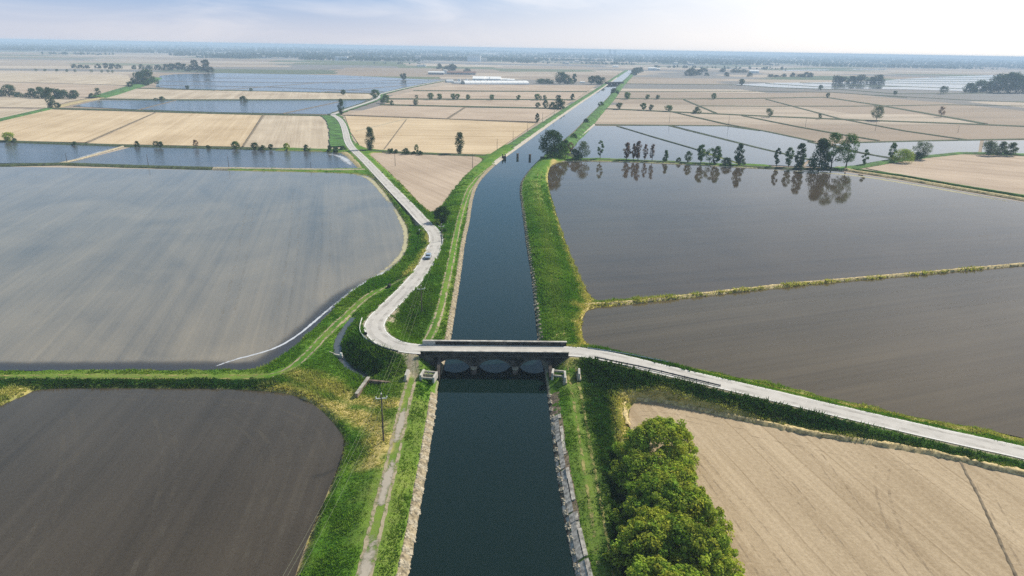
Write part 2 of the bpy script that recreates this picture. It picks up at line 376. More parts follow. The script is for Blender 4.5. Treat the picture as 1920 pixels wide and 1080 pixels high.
M['fB2'] = paddy('rippled_paddy', (.040, .048, .062), (.11, .10, .10), fang((250, 295), (600, 300)), .08, .30, .012, 1.2, .4, .4)
M['fL'] = soil('tilled_soil', TAN1, TAN2, fang((1330, 830), (1560, 1080)), 1.0, .42)
M['fQ'] = soil('harrowed_soil', PINK1, PINK2, fang((720, 310), (840, 360)), .5, .5)
M['fE'] = soil('golden_soil', GOLD1, GOLD2, fang((165, 267), (291, 211)), .4, .5)
M['fE3'] = soil('pale_soil', (.34, .27, .19), (.60, .51, .39), fang((457, 274), (495, 216)), .4, .5)
M['fR'] = soil('banded_soil', GOLD1, GOLD2, fang((690, 262), (930, 265)), .4, .6)
M['fT'] = soil('far_soil', PINK1, PINK2, fang((720, 195), (1050, 202)), .4, .35)
M['fP'] = soil('rose_soil', PINK1, PINK2, fang((1640, 315), (1920, 340)), .4, .4)
FM = dict(A='fA', C='fC', D1='fB2', D2='fB2', J='fJ', K='fK', L='fL', Q='fQ', E1='fE', E2='fE', E3='fE3', F='fB2', G='fE3', H='fB2', R='fR', S1='fT', S2='fT', T='fT', U='fT', V='fT',
          I1='fE3', I2='fE3', I3='fT', I4='fE3', M1='fB', M2='fB', M3='fB', M4='fB', M5='fB', P='fP', W='fB', X1='fB', X2='fB', X3='fB')
FL = dict(A='wide murky flooded paddy left of the winding road', C='dark wet paddy at the lower left corner', J='still flooded paddy that mirrors the row of trees', K='brown wet paddy between straw ridge and road',
          L='dry tilled field beside the leafy bushes', Q='bare triangular field between road and canal')
FW = {}
for k, pts in FD.items():
    w = GP(pts, ZF)
    FW[k] = chaikin(w, 2 if k in 'ACJKLQ' else 0, True)
    o = polymesh('paddy_water' if FM[k] in ('fA', 'fC', 'fB', 'fB2', 'fJ', 'fK') else 'field', FW[k], ZF, M[FM[k]])
    structure(o, FL.get(k))

for k, pts in (('fC', [(330, 151), (480, 146), (640, 146.5), (770, 148), (700, 153.5), (560, 155), (430, 153)]), ('fC', [(380, 143), (520, 141.5), (760, 144.5), (560, 144.5)])):
    structure(polymesh('mud_flat', chaikin(GP(pts, ZF), 2, True), ZF+.08, M[k]), 'dark wet mud bank in the wide blue paddies')
# ---- distance helpers (numpy)
def seg_dist(X, Y, P, closed=False, z=None):
    n = len(P); best = np.full(X.shape, 1e9); zz = np.zeros(X.shape)
    for i in range(n if closed else n-1):
        a = P[i]; b = P[(i+1) % n]; ex, ey = b[0]-a[0], b[1]-a[1]; l2 = ex*ex+ey*ey+1e-12
        tt = np.clip(((X-a[0])*ex+(Y-a[1])*ey)/l2, 0, 1)
        dd = (X-a[0]-tt*ex)**2+(Y-a[1]-tt*ey)**2
        if z is not None:
            c = dd < best; zz = np.where(c, a[2]+tt*(b[2]-a[2]), zz)
        best = np.minimum(best, dd)
    return (np.sqrt(best), zz) if z is not None else np.sqrt(best)
def inside(X, Y, P):
    r = np.zeros(X.shape, bool); n = len(P)
    for i in range(n):
        x1, y1 = P[i][:2]; x2, y2 = P[(i+1) % n][:2]
        if y1 == y2: continue
        c = ((y1 > Y) != (y2 > Y)) & (X < (x2-x1)*(Y-y1)/(y2-y1)+x1)
        r ^= c
    return r
def sdf(X, Y, P, far=14.0):
    P = np.asarray(P)[:, :2]; lo = P.min(0)-far; hi = P.max(0)+far
    out_ = np.full(X.shape, far)
    m_ = (X > lo[0]) & (X < hi[0]) & (Y > lo[1]) & (Y < hi[1])
    if m_.any():
        x, y = X[m_], Y[m_]; dd = np.minimum(seg_dist(x, y, P, True), far); out_[m_] = np.where(inside(x, y, P), -dd, dd)
    return out_
def ldist(X, Y, P, far=12.0, z=False):
    P = np.asarray(P); lo = P[:, :2].min(0)-far; hi = P[:, :2].max(0)+far
    out_ = np.full(X.shape, far); zz = np.zeros(X.shape)
    m_ = (X > lo[0]) & (X < hi[0]) & (Y > lo[1]) & (Y < hi[1])
    if m_.any():
        if z: out_[m_], zz[m_] = seg_dist(X[m_], Y[m_], P, False, True)
        else: out_[m_] = seg_dist(X[m_], Y[m_], P)
    return (out_, zz) if z else out_
def sst(a, b, x): q = np.clip((x-a)/(b-a), 0, 1); return q*q*(3-2*q)
FX0, FX1, FY0, FY1 = -170., 170., 58., 520.
nearF = [FW[k] for k in FW if FW[k][:, 1].min() < FY1+20 and FW[k][:, 0].max() > FX0-20 and FW[k][:, 0].min() < FX1+20]
canN = canalP[(canalP[:, 1] < 720)]
roadN = roadC[::2]
ditchL = GP([(664, 596), (650, 612), (638, 630), (632, 645), (634, 660), (641, 676), (655, 690), (678, 703), (690, 709)], ZF)
ditchA = GP([(722, 345), (750, 380), (772, 410), (782, 437), (783, 455), (774, 480), (757, 500)], 0)
ditchR = GP([(1143, 760), (1150, 800), (1163, 850), (1170, 930), (1180, 1080)], 0)
hedgeL = GP([(-260, 716), (0, 716.5), (250, 717), (400, 717), (508, 717.5)], 0)
def land(X, Y, full=False):
    X = np.asarray(X, float); Y = np.asarray(Y, float)
    dc = sdf(X, Y, canN, 20.); dr, zr = ldist(X, Y, roadN, 16., True)
    df = np.full(X.shape, 14.)
    for P in nearF: df = np.minimum(df, sdf(X, Y, P))
    n1 = vnoise(X, Y, .35, 1)-.5; n2 = vnoise(X, Y, .06, 2)-.5; n3 = vnoise(X, Y, 1.1, 3)-.5
    z = .05+.5*n2+.25*n1
    bank = np.interp(dc, [0, 1.35, 4.2, 8.5, 13, 20], [-.25, .80, 1.7, 1.75, .3, -.1])
    z = np.maximum(z, bank+.25*n2+.12*n1)
    emb = zr-.12-np.clip(dr-RW-.6, 0, None)*.42
    z = np.where(dr < RW+.3, np.minimum(np.maximum(z, emb), zr-.12), np.maximum(z, np.where(dr < 15.5, emb, -9)))
    z = np.where(dr < RW+.3, zr-.12, z)
    z = np.minimum(z, -.25+np.clip(dc, 0, None)*.75+np.where(dc > 6, 9, 0))
    dl = ldist(X, Y, ditchL); z = np.where(dl < 4, np.minimum(z, ZF-.25+np.clip(dl-.7, 0, None)*.8), z)
    da = np.minimum(ldist(X, Y, ditchA), ldist(X, Y, ditchR)); z = np.where(da < 2.5, np.minimum(z, ZF+.05+np.clip(da-.4, 0, None)*.8), z)
    e = df+.5*n1+.35*n3
    z = ZF-.4+(z-ZF+.4)*sst(-.15, 1.5, e)
    z = np.where(dc < 0, -1.8, z)
    z = z+.10*n3*sst(1, 3, dc)*(dr > RW+.6)
    edge = np.minimum(np.minimum(X-FX0, FX1-X), np.minimum(Y-FY0, FY1-Y))
    z = np.where(edge < 3, ZF-.4+(z-ZF+.4)*np.clip(edge/3, 0, 1), z)
    return (z, dc, dr, df, dl, n1, n2, n3) if full else z
def land1(x, y): return float(land(np.array([x]), np.array([y]))[0])

# ---- the ground: one sheet, fine near the canal, reaching past the horizon
xs = np.unique(np.round(np.r_[-16000, -9000, -5000, -2800, -1600, -900, -500, -300, -220, np.arange(FX0, -62, 1.25), np.arange(-62, 112, .5), np.arange(112, FX1+1, 1.25), 230, 320, 500, 900, 1600, 2800, 5000, 9000, 16000], 3))
ys = np.unique(np.round(np.r_[-800, -200, 0, 30, np.arange(FY0, 270, .5), np.arange(270, FY1+.9, 1.0), 560, 640, 800, 1000, 1300, 1700, 2300, 3200, 4500, 7000, 11000, 17000], 3))
GX, GY = np.meshgrid(xs, ys)
infine = (GX >= FX0) & (GX <= FX1) & (GY >= FY0) & (GY <= FY1)
GZ = np.full(GX.shape, ZF-.4)
x, y = GX[infine], GY[infine]
z, dc, dr, df, dl, n1, n2, n3 = land(x, y, True)
GZ[infine] = z
# vegetation mask: r dry straw, g lush dark, b bare earth / gravel
RIDGE = ([(1090, 575), (1180, 568.5), (1300, 556), (1500, 533), (1700, 516), (1920, 496.5), (2250, 463)], 3.2, 0)
DRY = [([(505, 724), (560, 737), (640, 768), (700, 795), (716, 835), (700, 880)], 2.6, 0), ([(560, 700), (610, 720), (660, 745)], 2.8, 0), ([(640, 735), (740, 765)], 2.0, .5), ([(-260, 708), (0, 704), (480, 704)], 2.2, 0), ([(-260, 760), (0, 738), (55, 731)], 3.5, 0),
       ([(1040, 303), (1029, 330), (1042, 385), (1064, 452), (1092, 528), (1106, 566), (1085, 612), (1094, 650)], 1.7, 0), ([(1165, 748), (1240, 750), (1330, 770), (1450, 797), (1600, 826), (1760, 857), (1940, 893)], 1.7, 0), ([(1163, 750), (1172, 790), (1180, 830)], 2.0, 0),
       ([(700, 320), (745, 370), (790, 415), (804, 440), (806, 462), (790, 492), (764, 518)], 1.2, .8), ([(1300, 692), (1560, 750), (1750, 787), (1940, 822)], 1.0, .5), ([(1090, 655), (1060, 668), (1075, 690)], 3, 1.5),
       ([(860, 520), (850, 640)], 4.0, .8), ([(1050, 640), (1035, 500), (1018, 400), (1003, 340)], 3.0, 1.5), ([(790, 760), (740, 960), (720, 1080)], 3.0, 1.3), ([(1085, 720), (1110, 880), (1140, 1080)], 4.0, 1.4), ([(700, 1000), (730, 850), (765, 700)], 4.2, 1.4)]
dry = np.zeros(x.shape); nz = vnoise(x, y, .45, 5); nw = vnoise(x, y, .12, 6)
for i_, (pts, w, zz) in enumerate(DRY):
    dd = ldist(x, y, GP(pts, zz), 14); dry = np.maximum(dry, np.clip(1.15-dd/w+(nz-.5)*.8, 0, 1)*(.55+.5*nw)*(.22 if i_ >= 11 or i_ == 3 else 1.25 if i_ < 3 else 1))
dry = np.maximum(dry, np.clip(1.0-df/1.3+(nz-.5)*.9, 0, 1)*.75)
dry = np.maximum(dry, .12*sst(.5, .85, nw)*sst(.4, .7, nz))
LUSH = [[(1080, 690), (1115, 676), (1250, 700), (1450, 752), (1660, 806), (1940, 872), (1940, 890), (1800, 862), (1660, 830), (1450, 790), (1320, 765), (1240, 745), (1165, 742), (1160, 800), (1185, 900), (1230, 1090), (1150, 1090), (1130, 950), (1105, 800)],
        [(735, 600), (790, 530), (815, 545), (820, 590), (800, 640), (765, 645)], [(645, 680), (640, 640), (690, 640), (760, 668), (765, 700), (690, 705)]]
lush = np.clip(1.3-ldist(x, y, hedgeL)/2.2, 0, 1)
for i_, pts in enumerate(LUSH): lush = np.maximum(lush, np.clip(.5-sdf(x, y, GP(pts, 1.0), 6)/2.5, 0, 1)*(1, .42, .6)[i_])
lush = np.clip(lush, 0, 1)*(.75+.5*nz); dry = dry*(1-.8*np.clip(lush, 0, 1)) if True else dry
for pts, w, zz in (DRY[5], DRY[6], DRY[7], RIDGE):
    dd = ldist(x, y, GP(pts, zz), 14); q = np.clip(1.2-dd/w+(nz-.5)*.6, 0, 1); dry = np.maximum(dry, q); lush = lush*(1-q)
bare = np.clip(1.25-np.clip(dr-RW, 0, None)/.8, 0, 1)*(.5+nz*.7)
bare = np.maximum(bare, .9*np.clip(1-ldist(x, y, GP([(812, 487), (790, 520), (765, 548), (740, 580), (733, 605)], 1.7))/2.2+(nz-.5), 0, 1))
bare = np.maximum(bare, np.where((dc > 0), np.clip(1.2-dc/.9, 0, 1), 0))
bare = np.maximum(bare, np.where(df < .12, .8, 0))
bare = np.maximum(bare, .9*np.clip(1.1-ldist(x, y, GP([(770, 663), (776, 690)], 3.5))/2.4+(nz-.5)*.5, 0, 1))
msk = np.zeros(GX.shape+(3,), np.float32); msk[infine] = np.stack([dry, lush, bare], 1)
far = (~infine); msk[far] = (-1, 0, 0)
# cells next to the fine patch keep its look
ny, nx = GX.shape
a = np.arange(ny-1)[:, None]*nx+np.arange(nx-1)[None, :]
Fc = np.stack([a, a+1, a+nx+1, a+nx], -1).reshape(-1, 4)
mt, t = new_mat('ground_cover')
at = t.n('ShaderNodeAttribute', attribute_name='veg'); sp_ = t.n('ShaderNodeSeparateColor', i_0=at.outputs['Color'])
p = t.n('ShaderNodeNewGeometry').outputs['Position']
f1 = t.noise(p, .9, 6, .7); f2 = t.noise(p, .10, 3, .6); f3 = t.noise(p, 3.0, 4, .7)
gr = t.mix(t.ramp(f2, .3, .7), (.068, .175, .014), (.130, .235, .024)); gr = t.mix(t.ramp(f1, .4, .8), gr, (.035, .095, .010))
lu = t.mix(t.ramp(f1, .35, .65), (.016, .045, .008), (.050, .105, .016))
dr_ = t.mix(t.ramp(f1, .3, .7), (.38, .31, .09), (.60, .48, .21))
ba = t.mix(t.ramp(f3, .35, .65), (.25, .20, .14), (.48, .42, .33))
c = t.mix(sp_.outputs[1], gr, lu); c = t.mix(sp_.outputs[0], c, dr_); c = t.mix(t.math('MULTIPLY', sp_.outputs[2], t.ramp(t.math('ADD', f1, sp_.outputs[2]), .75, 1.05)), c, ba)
# far country: a patchwork of soils
q = t.rot(p, R(-9))
vor = t.n('ShaderNodeTexVoronoi', feature='F1', distance='CHEBYCHEV', i_Vector=t.map(q, (1/420., 1/260., 0)), i_Scale=1.0)
vr = t.n('ShaderNodeSeparateColor', i_0=vor.outputs['Color'])
fc = t.mix(vr.outputs[0], (.30, .235, .18), (.50, .42, .335)); fc = t.mix(t.math('MULTIPLY', t.ramp(vr.outputs[1], .62, .66), .8), fc, (.16, .17, .18))
fc = t.mix(t.math('MULTIPLY', t.ramp(vr.outputs[2], .84, .86), .8), fc, (.07, .12, .04))
fc = t.mix(t.math('MULTIPLY', t.ramp(t.noise(t.map(q, (.004, .03, 1)), 1.0, 4), .4, .7), .4), fc, (.20, .17, .13))
isfar = t.ramp(sp_.outputs[0], -.3, -.6)
c = t.mix(isfar, c, fc)
bp = t.n('ShaderNodeBump', i_Height=f1, i_Strength=.6, i_Distance=.35)
bs = t.n('ShaderNodeBsdfPrincipled', i_Base_Color=c, i_Roughness=.95, i_Normal=bp.outputs[0]); bs.inputs['Specular IOR Level'].default_value = .1
finish(t, bs.outputs[0])
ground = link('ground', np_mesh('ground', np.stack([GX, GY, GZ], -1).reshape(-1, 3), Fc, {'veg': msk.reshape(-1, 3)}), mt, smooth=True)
structure(ground, 'grassy land and far farmland stretching to the horizon')

# ---- canal
mt, t = new_mat('canal_water'); p = t.n('ShaderNodeNewGeometry').outputs['Position']
h = t.math('ADD', t.noise(t.map(p, (1, .6, 1)), .28, 2, .5), t.math('MULTIPLY', t.noise(p, .12, 2), .6))
bp = t.n('ShaderNodeBump', i_Height=h, i_Strength=.035, i_Distance=.35)
bs = t.n('ShaderNodeBsdfPrincipled', i_Base_Color=t.mix(t.noise(p, .02, 3), (.003, .011, .009), (.005, .016, .014)), i_Roughness=.04, i_IOR=1.33, i_Normal=bp.outputs[0])
finish(t, bs.outputs[0]); M['canal'] = mt
structure(polymesh('canal_water', canalP, 0.0, mt), 'dark blue canal running from the front to the horizon')
pm = (canalL[:, 1] < 640)
nb = lambda P, y0, y1: P[(P[:, 1] >= y0) & (P[:, 1] <= y1)]
by = G(930, 656, 4.2)[1]
zl = lambda x, y: land(x, y)
lin = [(0.3, -.5), (-.05, .10), (-.5, .48), (-1.1, .84), (-1.5, .86)]      # sloping revetment, right bank (outward is right of travel)
lin2 = [(-o, d_) for o, d_ in lin]
M['lining'] = plain('broken_lining', (.34, .30, .25), .92, var=.75, scale=.55)
M['riprap'] = plain('stone_lining', (.26, .215, .14), .92, var=.6, scale=1.4)
def lining(name, P, prof, mat, lab):
    Q = P.copy(); Q[:, 2] = 0; o = extrude(name, resample(Q, .7), prof, mat, jitter=.06); structure(o, lab)
def slabs(P, side, lab):
    P = resample(P, .5); N = normals(P); mb = MB(); i = 0
    while i < len(P)-4:
        k = int(rnd.uniform(4, 14)); j = min(i+k, len(P)-1); a, b = P[i], P[j-(1 if rnd.random() < .5 else 0)]; na, nb_ = N[i]*side, N[j]*side
        for (o0, z0, o1, z1, pr) in ((-.15, -.35, .62, .42, .75), (.68, .48, 1.50, 1.04, .95), (1.55, 1.05, 2.15, 1.22, .7)):
            if rnd.random() > pr: continue
            s_ = rnd.uniform(-.10, .10); dz_ = rnd.uniform(-.10, .10); q = []
            for (pt, nn, o_, z_) in ((a, na, o0, z0), (b, nb_, o0, z0), (b, nb_, o1, z1), (a, na, o1, z1)):
                q.append((pt[0]+nn[0]*(o_+s_), pt[1]+nn[1]*(o_+s_), z_+dz_+rnd.uniform(-.05, .05)))
            lo_ = [(x_, y_, z_-.4) for x_, y_, z_ in q]
            mb.add(q+lo_, [(0, 1, 2, 3), (7, 6, 5, 4), (0, 4, 5, 1), (1, 5, 6, 2), (2, 6, 7, 3), (3, 7, 4, 0)])
        i = j
    structure(mb.build('canal_lining', M['slab']), lab)
M['slab'] = plain('broken_slab', (.36, .335, .295), .92, var=.55, scale=1.4)
M['underlay'] = plain('lining_rubble', (.17, .13, .09), .95, var=.6, scale=1.6)
lining('canal_bank', nb(canalR, 58, by-12), [(.3, -.6), (-.1, -.12), (-1.6, .92), (-2.4, 1.12)], M['underlay'], 'brown rubble slope under the cracked slabs')
slabs(nb(canalR, 58, by-21), -1, 'cracked pale slabs lining the canal before the bridge')
lining('canal_lining', nb(canalL, 58, by-14), lin2, M['riprap'], 'stony edge of the canal before the bridge')
lining('canal_lining', nb(canalL, by+6, 430), lin2, M['riprap'], 'stony edge of the canal beyond the bridge')
M['curb'] = plain('canal_curb', (.42, .38, .32), .9, var=.2)
lining('canal_lining', nb(canalL, 430, 1900), [(-.3, -.3), (0, .25), (2.2, 1.1), (3.0, 1.1)], M['curb'], 'pale concrete edge of the far canal')
# stones along the water (scattered below)
def rocks(name, P, n, side, lab, smin=.12, smax=.38, wid=1.35):
    V, Fs = [], []; ico = bmesh.new(); bmesh.ops.create_icosphere(ico, subdivisions=1, radius=1)
    bv = np.array([v.co for v in ico.verts]); bf = np.array([[v.index for v in f.verts] for f in ico.faces]); ico.free()
    N = normals(P); idx = rng.integers(0, len(P), n)
    for k, i in enumerate(idx):
        o = rng.uniform(.05, wid); s_ = rng.uniform(smin, smax)*rng.uniform(.6, 1)
        c_ = np.r_[P[i, :2]+N[i]*side*o+N[i][::-1]*np.array([1, -1])*rng.normal(0, .35), -.02+o*.66]
        V.append(bv*np.array([s_*rng.uniform(.7, 1.3), s_*rng.uniform(.7, 1.3), s_*.6])*(1+rng.normal(0, .16, (len(bv), 1)))+c_); Fs.append(bf+k*len(bv))
    o = link(name, np_mesh(name, np.vstack(V), np.vstack(Fs)), M['stone']); tag(o, lab, 'stones', kind='stuff')
rocks('stones', nb(canalL, 75, by-16), 2600, 1, 'loose pale stones along the water before the bridge')
rocks('stones', nb(canalR, 75, by-12), 700, -1, 'scattered pale stones on the right water edge before the bridge', .10, .30, .7)
rocks('stones', nb(canalL, by+6, 400), 2200, 1, 'loose pale stones on the far left water edge', .14, .45)
rocks('stones', nb(canalR, by+6, 420), 1100, -1, 'loose pale stones on the far right water edge', .14, .45, 1.2)
# far canal banks, raised grass dykes
for P, s_ in ((canalL, 1), (canalR, -1)):
    Q = resample(nb(P, 500, 9000), 6); Q[:, 2] = 0
    pr = [(s_*.6, -.2), (s_*3, 1.6), (s_*8, 1.7), (s_*12.5, -.6)]
    if s_ > 0: pr = pr[::1]
    o = extrude('canal_bank', Q, pr if s_ > 0 else pr[::-1], M['bankfar'], jitter=.25); structure(o, 'raised grassy bank along the far canal')

# ---- road
def ribbon(name, P, l, r, mat, dz=0.0, zf=None, jitter=0.0, camber=0.0):
    pr = [(l, dz), ((l+r)/2, dz+camber), (r, dz)] if camber else [(l, dz), (r, dz)]
    return extrude(name, P, pr[::-1] if l < r else pr, mat, jitter, zf)
structure(ribbon('road', roadC, RW, -RW, M['road']), 'pale winding country road over the bridge')
mt, t = new_mat('road_wear'); p = t.n('ShaderNodeNewGeometry').outputs['Position']
wr_ = t.n('ShaderNodeBsdfDiffuse', i_Color=(.24, .225, .205))
finish(t, t.n('ShaderNodeMixShader', i_0=t.math('MULTIPLY', t.ramp(t.noise(p, .22, 5, .7), .40, .72), .32), i_1=t.n('ShaderNodeBsdfTransparent').outputs[0], i_2=wr_.outputs[0]).outputs[0]); M['wear'] = mt
for o_ in (1.25, -1.25): structure(ribbon('road_wear', roadC, o_+.42, o_-.42, M['wear'], .006, None, .06), 'worn darker wheel path on the pale road')
for s_ in (1, -1): structure(ribbon('road_marking', roadC, s_*2.38+.09, s_*2.38-.09, M['line'], .012), 'thin white edge line of the road')
fr = resample(chaikin(GP(farroad, -.1), 2), 6)
structure(ribbon('road', fr, 2.6, -2.6, M['road'], .1), 'pale lane leading to the far sheds')
structure(ribbon('verge', fr, -6.5, -2.6, M['bankfar'], .06, jitter=.6), 'grass verge of the far lane')
structure(ribbon('verge', fr, 6.0, 2.6, M['bund'], .06, jitter=.6), 'grass verge of the far lane')
fv = resample(roadC[roadC[:, 1] > 505], 4)
structure(ribbon('verge', fv, 13.5, 2.7, M['bankfar'], -.18, jitter=.5), 'bright grass strip beside the far road bend')
structure(ribbon('verge', fv, -2.7, -4.5, M['bankfar'], -.18, jitter=.5), 'grass verge of the far road bend')

# ---- earth bunds, hedge strips and ditches between the fields
def bund(pts, w, h_, mat, lab, z0=ZF-.02, step=4.0, jit=.18):
    P = resample(GP(pts, z0), step); P[:, 2] = z0; a_ = w/2
    o = extrude('earth_bund', P, [(a_, -.2), (a_*.5, h_), (-a_*.5, h_*.9), (-a_, -.2)], mat, jitter=jit*min(1, w/3)); return structure(o, lab)
B, BD = M['bund'], M['bunddry']; M['trackd'] = plain('dark_earth', (.17, .135, .09), .95, var=.4)
bund([(1098, 574), (1180, 568.5), (1300, 556), (1500, 533), (1700, 516), (1920, 496.5), (2250, 463)], 1.7, .5, BD, 'straw coloured ridge between two wet paddies', step=1.0, jit=.3)
bund([(232, 274), (150, 298), (112, 306)], 2.6, .45, M['track'], 'pale ridge between the blue paddies')
bund([(-200, 309.5), (0, 310), (120, 307.5), (250, 312), (400, 316)], 7, .7, B, 'grassy bund along the far edge of the murky paddy')
bund([(400, 316.5), (560, 319), (640, 320), (698, 319.5)], 4.5, .9, M['track'], 'pale farm track along the murky paddy')
bund([(-200, 264), (0, 265), (120, 269.5), (250, 274), (450, 278), (640, 283.5)], 8, .7, B, 'dark hedge strip between blue paddy and golden fields')
bund([(640, 283), (658, 294), (682, 318)], 6, .7, BD, 'straw verge beside the road')
bund([(161, 267.5), (292, 210.5)], 2.2, .25, M['trackd'], 'thin ridge between golden fields')
bund([(455, 275), (493.5, 215.5)], 2.2, .25, M['trackd'], 'thin ridge between golden fields')
bund([(95, 203.5), (240, 207), (400, 212.5), (610, 217)], 11, .8, B, 'green bund along the long blue paddy')
bund([(-100, 250), (0, 225), (95, 203)], 12, .8, M['bankfar'], 'green ditch bank at the far left')
bund([(95, 203), (150, 190), (190, 184)], 12, .8, BD, 'straw bank at the left end of the blue paddy')
bund([(190, 186), (320, 187.6), (460, 187.6), (700, 187)], 12, .9, B, 'dark bund behind the long blue paddy')
bund([(178, 184), (205, 177), (240, 166), (262, 159), (292, 147)], 26, 2.2, M['bankfar'], 'green hedge bank running to the round clump')
bund([(243, 165), (320, 167), (470, 170.5), (700, 176)], 8, .6, B, 'thin bund before the wide blue paddies')
for pts in ([(255, 207), (330, 188)], [(530, 213), (640, 190)], [(400, 170), (640, 152)], [(600, 173), (760, 160)], [(300, 152), (560, 155), (800, 156)], [(300, 160), (500, 163), (720, 172)], [(400, 146), (640, 149), (820, 152)]):
    bund(pts, 3, .35, M['trackd'], 'low ridge in the blue paddies', jit=.1)
bund([(640, 281), (683, 283), (760, 287.3), (840, 290.2), (917, 293)], 8, .8, B, 'hedge strip behind the triangular field')
bund([(643, 216), (760, 220), (840, 223.3), (1007, 229.7)], 3, .35, M['trackd'], 'dotted ridge behind the golden field')
bund([(713, 196.3), (870, 200), (1052, 203.5)], 9, .8, B, 'dark bund between tan strips left of the canal')
bund([(727, 185.6), (900, 186.4), (1078, 187)], 9, .8, B, 'dark bund with small round trees')
bund([(775, 170), (900, 171), (1100, 172)], 9, .7, B, 'dark bund near the sheds')
bund([(872, 201.5), (839, 223)], 4, .4, M['trackd'], 'short ridge left of the canal')
bund([(668, 246), (766, 222)], 3, .2, M['track'], 'wheel track in the golden field'); bund([(720, 280), (762, 224)], 1.6, .15, M['trackd'], 'thin ditch in the golden field')
RB = [([(1130, 203.5), (1280, 210.5), (1447, 218.3), (1613, 225.2), (1813, 232.3), (1990, 240)], 12), ([(1150, 184.8), (1280, 185.6), (1400, 184.5), (1547, 182.2)], 11), ([(1553, 183), (1653, 198), (1800, 223.5), (1847, 232)], 12), ([(1283, 187), (1343, 212)], 6),
      ([(1258, 209), (1363, 233), (1440, 247), (1527, 265.5)], 6), ([(1393, 217), (1493, 237), (1557, 248.5), (1647, 263.5)], 6), ([(1437, 186), (1573, 222), (1697, 245.5), (1812, 262)], 6), ([(1595, 267.5), (1700, 265), (1800, 262.7), (1990, 259.5)], 7),
      ([(1313, 198.3), (1430, 199), (1600, 199), (1780, 196.4), (1990, 200)], 7), ([(1175, 157), (1280, 158.2), (1380, 159), (1450, 164), (1580, 168), (1680, 176), (1780, 175.5), (1990, 173)], 11), ([(1640, 178), (1800, 187), (1990, 194.5)], 8), ([(1115, 234), (1360, 236), (1424, 245)], 8),
      ([(1160, 172), (1400, 171), (1560, 173), (1700, 183)], 8), ([(1157, 237), (1305, 280), (1388, 308)], 3), ([(1255, 236), (1420, 277), (1518, 299.5)], 5), ([(1515, 266), (1613, 286), (1674, 298)], 5)]
for i, (pts, w) in enumerate(RB): bund(pts, w*.7, .6 if w > 9 else .45, B, 'grassy bund between the far right fields', jit=.15)
for pts in ([(1436, 156.5), (1540, 163.2), (1690, 162.2)], [(1500, 155.3), (1640, 160), (1806, 166.5)], [(1600, 154), (1720, 157), (1860, 158)], [(1650, 151.5), (1760, 153.2), (1990, 153)], [(1690, 149), (1800, 149), (1990, 148)], [(1745, 146), (1990, 144)]):
    bund(pts, 9, .6, B, 'dark bund across the glaring ponds', jit=.1)
bund([(1036, 301), (1110, 300.3), (1200, 303), (1300, 307.5), (1420, 314), (1500, 317), (1565, 318)], 6.5, .8, B, 'grassy bund under the mirrored trees', step=1.5, jit=.3)
bund([(1036, 303), (1110, 302.3), (1200, 305), (1300, 309.5), (1420, 316)], 1.6, .35, M['track'], 'pale mud lip of the mirror paddy', step=1.5)
bund([(1565, 317.5), (1610, 313), (1660, 304), (1720, 296.5), (1800, 288), (1840, 288), (1990, 293)], 7, 1.0, M['bankfar'], 'green bank round the rose field', step=2, jit=.3)
bund([(1570, 314), (1600, 321), (1690, 334.5), (1780, 350.5), (1920, 374.5), (2100, 408)], 5.0, .8, BD, 'straw track beside the mirror paddy', step=2, jit=.25)
bund([(1600, 319), (1690, 331), (1780, 347), (1920, 370), (2100, 402)], 2.2, 1.25, M['bankfar'], 'green verge beside the mirror paddy', step=1.5, jit=.35)
bund([(1800, 866), (1835, 930), (1900, 1070), (1960, 1200)], .8, .10, M['trackd'], 'dark drain furrow across the tilled field', step=1, jit=.2)
M['strawridge'] = plain('straw_ridge', (.50, .395, .20), .95, var=.45, scale=1.6)
bund([(1176, 800), (1168, 765), (1172, 751), (1233, 750.5), (1320, 770), (1420, 793), (1520, 814), (1660, 836), (1740, 850), (1800, 863), (1860, 877), (1950, 896)], 1.5, .75, M['strawridge'], 'yellow grass ridge along the edge of the tilled field', step=.7, jit=.5)
bund([(1098, 574), (1200, 566.5), (1300, 555), (1500, 533), (1700, 516), (1920, 496.5), (2250, 463)], 1.2, .75, M['strawridge'], 'bright straw crest of the ridge between two wet paddies', step=.8, jit=.4)
bund([(1060, 281), (1088, 257), (1114, 234)], 2.5, .9, M['curb'], 'pale kerb of the blue paddy by the canal')
bund([(1036, 298), (1062, 290), (1085, 297)], 9, 1.0, B, 'dark weedy strip at the canal bend', step=2)
structure(ribbon('ditch_water', resample(chaikin(ditchL, 2), .8), .95, -.95, M['fB'], .06, jitter=.12), 'narrow grey ditch inside the road bend')
# scum, pale mud and painted glare along the paddy edges
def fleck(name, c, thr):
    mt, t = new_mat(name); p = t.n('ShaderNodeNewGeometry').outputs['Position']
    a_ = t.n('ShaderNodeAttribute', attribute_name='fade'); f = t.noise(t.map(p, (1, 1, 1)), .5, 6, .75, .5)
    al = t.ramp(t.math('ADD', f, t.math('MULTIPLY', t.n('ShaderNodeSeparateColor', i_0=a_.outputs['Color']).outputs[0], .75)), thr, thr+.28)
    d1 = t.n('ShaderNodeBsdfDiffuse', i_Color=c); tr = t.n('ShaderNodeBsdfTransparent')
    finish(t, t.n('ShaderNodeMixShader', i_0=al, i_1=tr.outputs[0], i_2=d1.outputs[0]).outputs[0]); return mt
M['scum'] = fleck('scum_and_glare', (.50, .53, .58), .70); M['scum2'] = fleck('thin_scum', (.46, .49, .54), .92); M['mud'] = fleck('pale_mud_glare', (.42, .39, .26), .78)  # scum and mud colours also paint glare on the water
